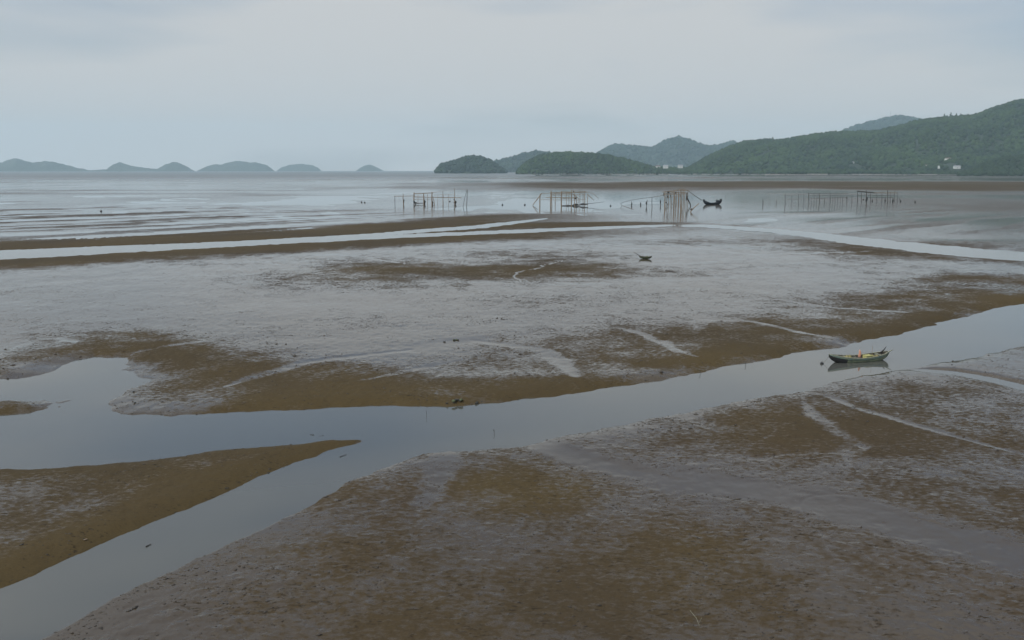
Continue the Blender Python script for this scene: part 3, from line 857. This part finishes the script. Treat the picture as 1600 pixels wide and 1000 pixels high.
# frame 3 (right of middle, tangled)
o3 = surf(1058, 322)
D3 = o3.y
t = empty('stake_net_rack', o3)
rr = random.Random(5)
P3 = [(1038.6, 299, 321, .22), (1041.5, 300.5, 320, .12), (1044, 302, 326, .10), (1047, 299, 319, .10), (1049.3, 303, 325, .10), (1052.4, 298, 326, .20), (1054.8, 301, 322, .09), (1057, 297, 319, .12), (1059.2, 299, 328, .16),
      (1061, 303, 320, .09), (1063, 295, 322, .12), (1064.8, 297, 329, .22), (1067.3, 296, 325, .15), (1069.6, 298, 321, .12), (1072, 301, 326, .12), (1074.6, 297, 319, .12), (1040, 306, 327, .08), (1056, 306, 327, .10)]
for a, tp, bs, rd in P3:
    post(t, o3, a, tp, bs, rd, a + rr.uniform(-1.2, 1.2))
for a, ya, b, yb, dd, rd in [(1035, 300.2, 1060, 297.4, 0, .16), (1058, 297.2, 1076, 297.6, -1, .16), (1037, 302.6, 1072, 300.5, 4, .13), (1036, 304.5, 1070, 303.2, -3, .12), (1040, 308.5, 1066, 306.5, 3, .08), (1044, 299, 1074, 302.5, 6, .10),
                             (1061, 295.5, 1071, 296.5, 5, .09), (1048, 300, 1062, 305, 1, .08), (1043, 334.5, 1043.5, 334, 0, .05)][:-1]:
    beam(t, o3, a, ya, b, yb, D3 + dd, rd)
for a, ya, b, yb in [(1063, 297, 1064.5, 288.5), (1067, 297, 1066.5, 291), (1070, 297, 1070.8, 292)]:
    beam(t, o3, a, ya, b, yb, D3, .06, name='tip')
beam(t, o3, 1072.5, 307, 1078, 318, D3 - 1, .26, M_WOODDK, 'brace'); beam(t, o3, 1078, 317, 1079.5, 323.5, D3 - 2, .2, M_WOODDK, 'brace')
for k in range(16):
    clump(t, o3, rr.uniform(1037, 1075), rr.uniform(299, 306) if k < 8 else rr.uniform(306, 320), D3 + rr.uniform(-4, 4), (rr.uniform(.2, .5), .3, rr.uniform(.25, .7)), seed=60 + k)
tag(t, 'densest tangled bamboo stake frame, beside the dark moored boat', 'fishing frame', 'bamboo fishing frames in the shallows')

def single(name, px, top, base, label, rad=.12, lean=None, mat=M_WOODDK, bundle=None, group='stakes standing in the shallows', cat='stake'):
    b = surf(px, base)
    t = empty(name, b)
    post(t, b, px, top, base, rad, lean, mat, 'pole')
    if bundle:
        clump(t, b, px, bundle, b.y - .1, (.38, .35, .75), 'net_bundle', int(px))
    return tag(t, label, cat, group)
SG = 'stakes standing in the shallows'
single('stake', 617, 306, 320, 'thin lone stake at the left end of the leftmost frame', .1)
single('stake', 723, 297, 323, 'slanting thin stake right of the leftmost frame', .09, 729.5)
single('stake', 729, 296, 324, 'upright tall stake at the far right of the leftmost frame', .12, 730.5)
single('stake', 987, 314.5, 321, 'short stake with bundle, first under the left rope loop', .14, None, M_WOODDK, 318.5)
single('stake', 1001, 316, 320.5, 'stubby stake with bundle, second under the rope loop', .14, None, M_WOODDK, 318.5)
single('stake', 1010, 312.5, 323, 'third stake under the rope loop, bent over at its top', .13, 1011.5, M_WOODDK, 317.5)
single('stake', 1019, 307.5, 325, 'tallest stake under the rope loop, left of the tangled frame', .12)
single('stake', 1032, 312, 321, 'thick stake close left of the tangled frame', .16, None, M_WOODDK, 316)
single('stake', 1192, 312, 321, 'lone stake standing right of the dark moored boat', .14)
single('stake', 1213, 312, 319, 'short thin stake, second right of the dark moored boat', .09)
single('leaning_pole', 1076, 318, 331, 'pole with net clump leaning right below the tangled frame', .16, 1092, M_BAMBOO, None, None, 'pole')
t = [o for o in bpy.data.objects if o.name == 'leaning_pole'][0]
c = at_depth(1080.5, 327, t.location.y) - t.location
MB().blob(c, (.7, .4, .6), 7, .35).build('net_clump', M_ROPE, t)
# rope loop from the tangled frame out to the left and back
a = [(1037, 305), (1020, 308), (1000, 310.5), (985, 313), (974, 316), (969.5, 318.5), (972, 321), (980, 324), (990, 327)]
pts = [at_depth(x, y, D3) if i < 6 else ground(x, y, WL + .03) for i, (x, y) in enumerate(a)]
o = MB().tube(pts, .09, 5).build('mooring_rope', M_ROPE)
tag(o, 'long grey rope looping left from the tangled frame over short stakes', 'rope')

# right-hand row of stakes with rails
o4 = surf(1310, 318)
D4 = o4.y
t = empty('stake_net_rack', o4)
rr = random.Random(9)
for a, tp, bs, rd in [(1227, 304, 320, .11), (1248, 303, 320, .09), (1264, 301, 318, .14), (1276, 305, 318, .09), (1280.5, 302, 318, .16), (1288, 311, 318.5, .13), (1297, 302, 318, .13), (1305, 303, 318.5, .10), (1317, 306, 320, .08),
                      (1323, 306, 318, .12), (1340, 298, 318, .13), (1354, 297, 318, .20), (1383, 309, 317.5, .16), (1387, 297, 319, .15), (1395, 309, 318, .16), (1398, 299, 317, .10), (1268, 308, 320, .07), (1313, 303, 318, .07)]:
    post(t, o4, a, tp, bs, rd, a + rr.uniform(-.6, .6), M_WOODDK)
beam(t, o4, 1225, 305, 1264, 302.5, D4, .05, M_ROPE, 'top_rope', None, .3); beam(t, o4, 1264, 302.5, 1325, 302.8, D4, .09, M_WOODDK, 'rail'); beam(t, o4, 1230, 311.5, 1345, 306.5, D4 + 3, .06, M_ROPE, 'lower_rope', None, .3)
beam(t, o4, 1339.5, 298.8, 1368, 301.4, D4, .26, M_WOODDK, 'rail'); beam(t, o4, 1366, 301.4, 1401, 301.2, D4 - 1, .14, M_BAMBOO, 'rail')
for a, ya, b, yb, dd, rd in [(1262, 306, 1342, 304.5, 2, .07), (1276, 309.5, 1325, 309, -1, .06), (1340, 305, 1398, 305.5, 1, .09), (1354, 309, 1396, 308.5, 3, .08)]:
    beam(t, o4, a, ya, b, yb, D4 + dd, rd, M_WOODDK, 'rail')
for a, tp, bs, rd in [(1237, 305, 319, .07), (1256, 303, 318, .08), (1272, 303, 318, .09), (1301, 304, 317.5, .08), (1309, 304, 318, .08), (1331, 303, 318, .10), (1346, 300, 317.5, .11), (1360, 300, 317.5, .11), (1370, 300, 317.5, .10), (1378, 300, 317.5, .11), (1391, 300, 317.5, .10), (1402, 300.5, 317.5, .10)]:
    post(t, o4, a, tp, bs, rd, None, M_WOODDK)
for a, b, s in [(1354, 312, (.7, .5, .8)), (1355, 309, (.4, .4, .6)), (1395, 313.5, (.5, .5, .8)), (1383, 314, (.4, .4, .6)), (1323, 309, (.4, .3, .4)), (1349, 312, (.5, .4, .35))]:
    clump(t, o4, a, b, D4 - .5, s, seed=int(a))
tag(t, 'long dark row of thin stakes joined by rails on the right', 'fishing frame', 'bamboo fishing frames in the shallows')
single('stake', 1363, 311.5, 316.5, 'stubby dark stake under the thick rail of the right row', .15, None, M_WOODDK, 314.5)
single('stake', 1407, 310, 317, 'curved stub at the right end of the right stake row', .13, 1405.5, M_WOODDK, 314.5)
single('stake', 1430, 313.5, 317.5, 'lone low stub farthest right beyond the stake row', .13, 1429, M_WOODDK, 316)
for i, (a, b, lab) in enumerate([(820, 320.5, 'tiny dark float left of the middle frame'), (703, 315, 'tiny dark float behind the leftmost frame'), (785, 320.5, 'tiny dark float between the left and middle frames'),
                            (565, 316.3, 'larger of two dark floats far left of the leftmost frame'), (570, 316.8, 'smaller of two dark floats far left of the leftmost frame'), (158, 330.5, 'dark float in the shallows at far left'), (954, 322, 'tiny dark float right of the raft pole')]):
    c = ground(a, b, WL)
    t = empty('net_float', c)
    MB().blob((0, 0, .18), (.5, .4, .42), i + 300, .2).build('float_body', M_NET, t, True)
    MB().tube([(0, 0, .4), (.05, 0, 1.1)], [.05, .04]).build('float_stick', M_WOODDK, t)
    tag(t, lab, 'float', 'net floats in the shallows')

# ------------------------------------------------------------------ boats
def hull_section(t, L, B, dep, bow, stern, kr, ex=2.6):
    a = abs(t)
    e = (1 - a ** 2.4)
    b = B / 2 * max(e, 0) ** (1.0 if t > 0 else .75) + (.05 if t > 0 else .10) * min(1, a)
    zs = dep + (bow * max(t, 0) ** ex if t > 0 else stern * a ** ex)
    zk = kr * a ** (4.2 if ex < 2.2 else 3.2) * (zs * .9)
    return b, zk, zs
def make_hull(t, L, B, dep, bow, stern, mats, kr=.75, nst=21, draft=.18, ex=2.6):
    hullm, bandm, railm, inm = mats
    ts = np.linspace(-1, 1, nst)
    m, mi = MB(), MB()
    rows = []
    for s in ts:
        b, zk, zs = hull_section(s, L, B, dep, bow, stern, kr, ex)
        x = s * L / 2
        prof = [(0, 0), (.45, .04), (.78, .22), (.93, .55), (1.0, 1.0)]
        rows.append([(x, -b * u, zk + (zs - zk) * v - draft) for u, v in reversed(prof)] + [(x, b * u, zk + (zs - zk) * v - draft) for u, v in prof[1:]])
    k = len(rows[0])
    m.add([p for r in rows for p in r], [(i * k + j, i * k + j + 1, (i + 1) * k + j + 1, (i + 1) * k + j) for i in range(nst - 1) for j in range(k - 1)])
    hull = m.build('hull', hullm, t, True)
    inner = []
    for r in rows:
        inner.append([(p[0] * .985, p[1] * .93, max(p[2], r[4][2] + .04) + (0.0 if j in (0, k - 1) else .03)) for j, p in enumerate(r)])
    mi.add([p for r in inner for p in r], [(i * k + j, (i + 1) * k + j, (i + 1) * k + j + 1, i * k + j + 1) for i in range(nst - 1) for j in range(k - 1)])
    mi.build('lining', inm, t, True)
    for sd in (0, k - 1):
        pts = [Vector(r[sd]) for r in rows]
        MB().tube(pts, [.035 + .02 * (1 - abs(s)) for s in ts], 6).build('gunwale', railm, hull, True)
        w = [Vector((p.x, p.y * 1.012, p.z)) for p in pts]
        q = [Vector(r[1 if sd == 0 else k - 2]) for r in rows]
        mb = MB()
        o_ = .02 * (-1 if sd == 0 else 1)
        vs = []
        for a, c in zip(w, q):
            vs += [a * .9 + c * .1 + Vector((0, o_, 0)), a * .45 + c * .55 + Vector((0, o_, 0))]
        mb.add(vs, [(2 * i, 2 * i + 1, 2 * i + 3, 2 * i + 2) for i in range(nst - 1)])
        mb.build('top_strake', bandm, hull, True)
    return hull, rows

M_HULLG = simple('faded_green_hull', (0.30, 0.33, 0.20), (0.10, 0.12, 0.08), 2.2, 0.7)
M_HULLB = simple('faded_blue_paint', (0.11, 0.24, 0.26), (0.32, 0.33, 0.18), 2.6, 0.65)
M_RAIL = simple('scuffed_pale_rail', (0.34, 0.32, 0.22), (0.13, 0.14, 0.11), 3.0, 0.75)
M_INSIDE = simple('dark_boat_inside', (0.075, 0.062, 0.042), (0.03, 0.026, 0.02), 4.0, 0.85)
M_TAR = simple('tarred_wood', (0.030, 0.028, 0.028), (0.015, 0.015, 0.016), 4.0, 0.7)
M_YELLOW = simple('faded_yellow', (0.50, 0.46, 0.17), (0.34, 0.32, 0.12), 3.0, 0.75)
M_NETY = simple('yellow_net', (0.33, 0.28, 0.11), (0.12, 0.11, 0.05), 9.0, 0.95, 0.0, 0.6)
M_PINK = simple('orange_pink_cloth', (0.62, 0.27, 0.17), (0.50, 0.27, 0.19), 6.0, 0.9)
M_NAVY = simple('navy_hull', (0.022, 0.030, 0.042), (0.012, 0.015, 0.020), 2.0, 0.6)
M_OLIVE = simple('olive_paint', (0.10, 0.12, 0.05), (0.05, 0.055, 0.03), 5.0, 0.8)

bowp, stp = ground(1304, 566.5, WL), ground(1379, 561.5, WL)
ax = (bowp - stp)
L = ax.length * 1.24
t = empty('fishing_boat', ((bowp + stp) / 2), math.atan2(ax.y, ax.x))
hull, rows = make_hull(t, L, 1.5, .60, .44, .36, (M_HULLG, M_HULLB, M_RAIL, M_INSIDE), .8, 21, .2, 1.7)
BOAT = t
m = MB()                                   # tarred bow plating
vs = []
for i in range(15, 21):
    for p in rows[i]:
        vs.append((p[0] + .012, p[1] * 1.03, p[2] + .004))
k = len(rows[0])
m.add(vs, [(i * k + j, i * k + j + 1, (i + 1) * k + j + 1, (i + 1) * k + j) for i in range(5) for j in range(k - 1)])
m.build('bow_plating', M_TAR, hull, True)
for sd in (0, 8):                          # plank seams along each side
    for fr in (.35, .75):
        pts = [Vector(rows[i][sd]) * (1 - fr) + Vector(rows[i][1 if sd == 0 else 7]) * fr + Vector((0, .022 * (1 if sd else -1), 0)) for i in range(1, 20)]
        MB().tube(pts, .013, 4).build('plank_seam', M_TAR, hull)
for sx in np.linspace(-.36, .36, 9):
    b_, zk_, zs_ = hull_section(sx * 2, L, 1.5, .60, .44, .36, .8, 1.7)
    MB().tube([(sx * L, -b_ * .92, zs_ - .22), (sx * L, -b_ * .7, zk_ - .05), (sx * L, b_ * .7, zk_ - .05), (sx * L, b_ * .92, zs_ - .22)], .025, 4).build('rib', M_RAIL, t)
MB().box((L * .40, 0, .56), (L * .13, .50, .04), 0, .8).build('fore_deck', M_INSIDE, t)
for sx in (-.33, -.19, .02, .20, .33):
    b, zk, zs = hull_section(sx * 2, L, 1.5, .60, .44, .36, .8, 1.7)
    MB().box((sx * L, 0, zs - .26), (.16, b * 1.86, .05)).build('thwart', M_RAIL if sx != .02 else M_INSIDE, t)
for s in (-1, 1):
    a = Vector(rows[1][0 if s < 0 else -1])
    MB().tube([a + Vector((.35, 0, -.08)), a + Vector((-.05, s * .05, .12)), a + Vector((-.42, s * .16, .42 if s < 0 else .30))], [.05, .06, .025]).build('stern_wing', M_RAIL if s > 0 else M_TAR, t, True)
MB().tube([(-L * .25, -.25, .1), (-L * .25 + .05, -.25, 1.35)], [.018, .012], 5).build('staff', M_BAMBOO, t)
tag(t, 'faded green wooden fishing boat with yellow nets moored in the near channel', 'boat', 'wooden boats')
MW = t.matrix_world if False else Matrix.Translation(t.location) @ Matrix.Rotation(t.rotation_euler.z, 4, 'Z')
def aboard(name, loc, label, cat, build, rz=0.0):
    e = empty(name, MW @ Vector(loc), t.rotation_euler.z + rz)
    build(e)
    return tag(e, label, cat)
def b_box(e):
    MB().box((0, 0, .14), (.72, .52, .28), 0, 1.04).build('crate_body', M_YELLOW, e)
    MB().box((0, 0, .295), (.78, .58, .03)).build('lid', M_YELLOW, e)
aboard('fish_crate', (-.12 * L, .22, .26), 'pale yellow crate amidships in the green fishing boat', 'crate', b_box, .15)
def b_roll(e):
    MB().tube([(0, 0, 0), (.02, 0, .26), (-.025, .01, .52), (.015, 0, .72), (.03, 0, .86)], [.11, .135, .115, .08, .02], 9).build('cloth', M_PINK, e, True)
    MB().tube([(-.13, 0, .4), (0, -.13, .41), (.13, 0, .4), (0, .13, .41), (-.13, 0, .4)], .02, 5).build('tie', M_RAIL, e)
aboard('cloth_bundle', (-.03 * L, -.18, .2), 'upright orange pink cloth bundle standing in the green fishing boat', 'bundle', b_roll)
def heap(seed, sx, sy, sz, mat):
    def f(e):
        m = MB()
        rr = random.Random(seed)
        for k in range(9):
            m.blob((rr.uniform(-sx, sx) * .75, rr.uniform(-sy, sy) * .7, sz * .4 * rr.uniform(.6, 1.2)), (sx * .42, sy * .5, sz * .55), seed + k, .35)
        m.build('mesh_pile', mat, e)
        m = MB()
        for k in range(7):
            m.blob((rr.uniform(-sx, sx) * .8, rr.uniform(-sy, sy) * .8, sz * .85), (.045, .045, .04), seed + 40 + k, .1)
        o = m.build('net_corks', M_RAIL, e)
        o['kind'] = 'stuff'
    return f
aboard('net_heap', (.22 * L, .02, .12), 'heap of yellow netting in the fore half of the green boat', 'net', heap(400, .72, .44, .46, M_NETY))
aboard('net_heap', (.09 * L, .10, .10), 'brown net pile between crate and yellow heap in the green boat', 'net', heap(430, .36, .36, .36, M_INSIDE))
aboard('net_heap', (-.26 * L, .10, .16), 'small yellow net pile aft of the crate in the green boat', 'net', heap(460, .36, .32, .42, M_NETY))
aboard('net_heap', (.36 * L, .0, .30), 'small yellow net tuft at the bow of the green boat', 'net', heap(520, .30, .20, .26, M_NETY))
aboard('net_heap', (-.37 * L, .0, .24), 'dark gear pile at the stern of the green boat', 'net', heap(490, .32, .22, .26, M_NET))
# mooring buoy off the bow and its line
b = ground(1284, 568.5, WL)
t2 = empty('mooring_buoy', b)
MB().blob((0, 0, .05), (.17, .14, .12), 3, .15, 2).build('buoy_body', M_TAR, t2, True)
MB().tube([(0, 0, .1), (.03, 0, .34)], [.02, .015], 5).build('buoy_stem', M_TAR, t2)
tag(t2, 'small black mooring buoy left of the green boat bow', 'buoy')
bow_w = MW @ Vector((L / 2 - .05, 0, .72))
o = MB().tube([b + Vector((0, 0, .1)), b * .6 + bow_w * .4 + Vector((0, 0, -.12)), bow_w], .012, 5).build('mooring_line', M_ROPE)
tag(o, 'thin line from the green boat bow down to its buoy', 'rope')

# dark moored boat by the tangled frame
a, b = ground(1100, 320, WL), ground(1126, 319.6, WL)
ax = (b - a)
L2 = 11.4
t = empty('fishing_boat', (a + b) / 2, math.atan2(ax.y, ax.x))
hull, rows = make_hull(t, L2, 3.0, 1.25, 1.5, 1.9, (M_NAVY, M_NAVY, M_TAR, M_TAR), draft=.3)
MB().box((L2 * .28, 0, 1.55), (1.5, 1.5, 1.2), 0, .85).build('deck_house', M_NAVY, t)
MB().box((L2 * .28, 0, 2.2), (1.8, 1.8, .12)).build('deck_house_roof', M_TAR, t)
MB().tube([(L2 * .22, .3, 1.2), (L2 * .25, .3, 3.0)], [.14, .09]).build('exhaust_pipe', M_TAR, t)
MB().box((L2 * .44, 0, 2.35), (1.0, 1.0, 1.1), 0, .7).build('stern_locker', M_TAR, t)
MB().box((-L2 * .44, 0, 2.4), (.5, .8, .9), 0, .6).build('bow_post', M_TAR, t)
MB().blob((-L2 * .28, 0, 1.35), (.9, .7, .45), 8, .3).build('net_pile', M_NET, t)
tag(t, 'navy dark fishing boat with raised ends moored beside the tangled frame', 'boat', 'wooden boats')
p = at_depth(1075, 297.8, D3)
q = at_depth(1096.5, 313, a.y)
o = MB().tube([p, (p + q) / 2 + Vector((0, 0, -.15)), q], .13, 5).build('mooring_rope', M_ROPE)
tag(o, 'taut rope from the tangled frame down to the dark boat', 'rope')

# small grounded skiff on the mud
a, b = surf(1000, 404.5), surf(1017, 405.2)
ax = (b - a); ax.z = 0
L3 = ax.length * 1.15
t = empty('skiff', (a + b) / 2 + Vector((0, 0, .05)), math.atan2(ax.y, ax.x))
hull, rows = make_hull(t, L3, .95, .42, .20, .12, (M_OLIVE, M_OLIVE, M_INSIDE, M_INSIDE), draft=.05)
MB().tube([(-L3 * .28, 0, .3), (-L3 * .62, 0, .75), (-L3 * .92, -.05, 1.2)], [.07, .065, .04]).build('steering_sweep', M_WOODDK, t)
MB().box((0, 0, .34), (.18, .8, .05)).build('thwart', M_RAIL, t)
MB().blob((.35, .1, .32), (.45, .28, .2), 9, .3).build('gear_pile', M_OLIVE, t)
MB().blob((-.4, .1, .3), (.3, .25, .16), 10, .3).build('gear_pile', M_NET, t)
tag(t, 'small olive skiff stranded on the wet mud, sweep raised', 'boat', 'wooden boats')

# ------------------------------------------------------------------ flotsam, stones, stakes on the mud
def lump(name, px, py, s, label, cat, mat=M_NET, k=4, group=None, seed=0, weed=None):
    s *= .8
    c = surf(px, py)
    t = empty(name, c)
    rr = random.Random(seed + int(px))
    for i in range(k):
        f = rr.uniform(.5, 1.0)
        MB().blob((rr.uniform(-s, s), rr.uniform(-s, s), s * .25 * f), (s * .5 * f, s * .4 * f, s * .32 * f), seed + i + int(px), .3).build('piece', (weed if weed and i % 2 else mat), t)
    return tag(t, label, cat, group)
FG = 'dark clumps on the mud'
lump('weed_clump', 715, 630, .42, 'biggest dark weedy clump on the far bank of the channel', 'clump', M_NET, 7, FG, 1, M_OLIVE)
lump('weed_clump', 699, 632, .20, 'small dark clump just left of the biggest one on the bank', 'clump', M_NET, 3, FG, 2)
lump('weed_clump', 750, 629.5, .38, 'low dark clump right of the biggest one on the bank', 'clump', M_NET, 5, FG, 3)
lump('weed_clump', 640, 624.5, .20, 'dark clod on the far bank left of the clumps', 'clump', M_INSIDE, 3, FG, 4)
lump('weed_clump', 626, 624, .16, 'farthest left dark clod on the far channel bank', 'clump', M_INSIDE, 2, FG, 5)
lump('weed_clump', 695.5, 535, .30, 'black lump alone on the shining mud in the middle', 'clump', M_NET, 2, FG, 6)
lump('weed_clump', 711, 533, .42, 'green weed heap beside the black lump mid-flat', 'clump', M_OLIVE, 5, FG, 7, M_NET)
lump('weed_clump', 131, 849, .16, 'dark clump at the edge of the lower left bank', 'clump', M_NET, 4, FG, 8, M_BAMBOO)
lump('weed_clump', 355, 764, .14, 'dark clump on the lower left bank near its bend', 'clump', M_NET, 4, FG, 9)
lump('weed_clump', 372, 755, .12, 'small dark clod right of the one near the bank bend', 'clump', M_NET, 3, FG, 10)
lump('weed_clump', 211, 612, .24, 'upper dark clod at the edge of the left pool', 'clump', M_NET, 2, FG, 11)
lump('weed_clump', 211, 631, .24, 'lower dark clod at the edge of the left pool', 'clump', M_NET, 2, FG, 12)
lump('weed_clump', 170, 609, .12, 'tiny black lump in the water of the left pool', 'clump', M_NET, 1, FG, 13)
lump('weed_clump', 488, 678, .18, 'left of two dark bits floating in the channel', 'clump', M_NET, 2, FG, 14)
lump('weed_clump', 502, 680, .12, 'right of two dark bits floating in the channel', 'clump', M_NET, 2, FG, 15)
lump('weed_clump', 1160, 748, .13, 'dark bits on the smooth wet sheet at right', 'clump', M_INSIDE, 4, FG, 16)
def stub(px, top, base, label, rad=.03):
    b = surf(px, base)
    t = empty('mud_stake', b)
    q = (at_depth(px + random.uniform(-1, 1), top, b.y) - b) * .75
    rad *= .7
    MB().tube([(0, 0, -.3), q * .5 + Vector((.02, 0, 0)), q], [rad, rad, rad * .7]).build('pole', M_WOODDK, t)
    MB().blob(q, (rad * 2.4, rad * 2.2, rad * 2.6), int(px), .2).build('rag', M_NET, t)
    tag(t, label, 'stake', 'short stakes along the near channel')
stub(1165, 566.5, 571.5, 'short stake on the far bank left of the green boat')
stub(1094, 577.5, 583.5, 'short stake on the far bank, second left of the green boat')
stub(772, 670, 677, 'small stake alone in the middle of the near channel', .025)
stub(666, 641, 650, 'thin stick in the channel below the weedy clumps', .018)
def stick(pts, label, rad=.03, mat=M_WOODDK):
    P = [surf(x, y) + Vector((0, 0, .03)) for x, y in pts]
    o = MB().tube(P, [rad] * (len(P) - 1) + [rad * .5], 6).build('driftwood', mat)
    tag(o, label, 'stick', 'driftwood sticks on the mud')
stick([(1040, 423.5), (1050, 425), (1057, 426)], 'dark stick lying on shining mud below the skiff', .12)
stick([(228, 853), (236, 849)], 'dark stick afloat in the lower left channel', .03)
stick([(531, 713), (542, 709)], 'thin dark stick afloat where the channels meet', .02)
stick([(1078, 957), (1088, 968), (1093, 981)], 'pale forked twig on mud at the bottom edge', .008, M_RAIL)
stick([(1096, 968), (1093, 975)], 'short pale side twig at the bottom edge', .007, M_RAIL)

# clods scattered over the nearer mud, far too many to count
r = np.random.default_rng(55)
k = 44000
ang = np.radians(r.uniform(-36, 36, k))
rg = 22 * (110 / 22) ** (r.random(k) ** 1.15)
cx_, cy_ = rg * np.sin(ang), rg * np.cos(ang)
dens = fbm(cx_ / 7, cy_ / 7, 4, 401) + 0.35 * fbm(cx_ / 1.6, cy_ / 1.6, 2, 402)
ii = np.array([np.argmin(np.abs(RR - q)) for q in np.hypot(cx_, cy_)])
jj = np.clip(np.searchsorted(TH, np.arctan2(cx_, cy_)), 0, nc - 1)
zz = ZG[ii, jj]
ww_ = wet.reshape(nr, nc)[ii, jj]
sm_ = s_main.reshape(nr, nc)[ii, jj]
dens = dens + 0.7 * np.exp(-np.abs(sm_) / 1.0)
keep = (zz > WL + .005) & (dens > r.uniform(-.2, .6, k)) & ((ww_ < .85) | (sm_ < 1.5))
cx_, cy_, zz = cx_[keep], cy_[keep], zz[keep]
k = len(cx_)
tr = []
for pts in ([(980, 742), (1020, 768), (1040, 790), (1066, 815)], [(1180, 820), (1215, 832), (1290, 838)], [(560, 770), (640, 812), (700, 840)], [(1100, 880), (1130, 915), (1122, 935)], [(740, 955), (860, 965), (960, 950)],
            [(1480, 790), (1530, 800), (1590, 835)], [(640, 622), (700, 631), (760, 629), (830, 620)], [(330, 780), (400, 742), (440, 728)]):
    G_ = gp(pts)
    for a_, b_ in zip(G_[:-1], G_[1:]):
        for q in np.linspace(0, 1, int(np.hypot(*(b_ - a_)) / .28) + 2):
            tr.append(a_ + (b_ - a_) * q + r.normal(0, .22, 2))
tr = np.array(tr)
i2 = np.array([np.argmin(np.abs(RR - q)) for q in np.hypot(tr[:, 0], tr[:, 1])])
j2 = np.clip(np.searchsorted(TH, np.arctan2(tr[:, 0], tr[:, 1])), 0, nc - 1)
cx_, cy_, zz = np.concatenate([cx_, tr[:, 0]]), np.concatenate([cy_, tr[:, 1]]), np.concatenate([zz, np.maximum(ZG[i2, j2], WL)])
k = len(cx_)
oct_v = np.array([(1, 0, 0), (0, 1, 0), (-1, 0, 0), (0, -1, 0), (.1, 0, .8), (0, 0, -.5)])
oct_f = np.array([(0, 1, 4), (1, 2, 4), (2, 3, 4), (3, 0, 4), (1, 0, 5), (2, 1, 5), (3, 2, 5), (0, 3, 5)])
sz = np.exp(r.normal(-3.55, .45, k)) * np.clip(np.hypot(cx_, cy_) / 60, .85, 1.3)
V = oct_v[None] * (1 + r.uniform(-.4, .4, (k, 6, 1)))
V = V * np.stack([sz * r.uniform(1.0, 2.2, k), sz, sz * r.uniform(.5, .9, k)], 1)[:, None, :]
aa = r.normal(0, .5, k)
c, s = np.cos(aa)[:, None], np.sin(aa)[:, None]
V = np.stack([V[..., 0] * c - V[..., 1] * s, V[..., 0] * s + V[..., 1] * c, V[..., 2]], -1) + np.stack([cx_, cy_, zz + sz * .1], 1)[:, None, :]
M_CLOD = simple('mud_clod', (0.062, 0.048, 0.034), (0.032, 0.026, 0.020), 1.0, 0.7)
o = obj_np('mud_clods', V.reshape(-1, 3), (oct_f[None] + (np.arange(k) * 6)[:, None, None]).reshape(-1, 3), M_CLOD)
tag(o, 'countless small dark clods scattered over the near mud', 'clods', kind='stuff')

# ------------------------------------------------------------------ haze
hz = bpy.data.materials.new('haze_air')
hz.use_nodes = True
ht = hz.node_tree
ht.nodes.clear()
ho = ht.nodes.new('ShaderNodeOutputMaterial')
hv = ht.nodes.new('ShaderNodeVolumePrincipled')
hv.inputs['Color'].default_value = (0.68, 0.89, 1.0, 1)
hv.inputs['Density'].default_value = 0.68e-4
hv.inputs['Anisotropy'].default_value = 0.0
hv.inputs['Density Attribute'].default_value = ''
ht.links.new(hv.outputs[0], ho.inputs['Volume'])
try:
    hz.cycles.homogeneous_volume = True
except Exception:
    pass
hb = MB().box((0, 0, 318), (25600, 25600, 644)).build('haze', hz)
tag(hb, 'pale even sea haze fading the far hills', 'haze', kind='stuff')
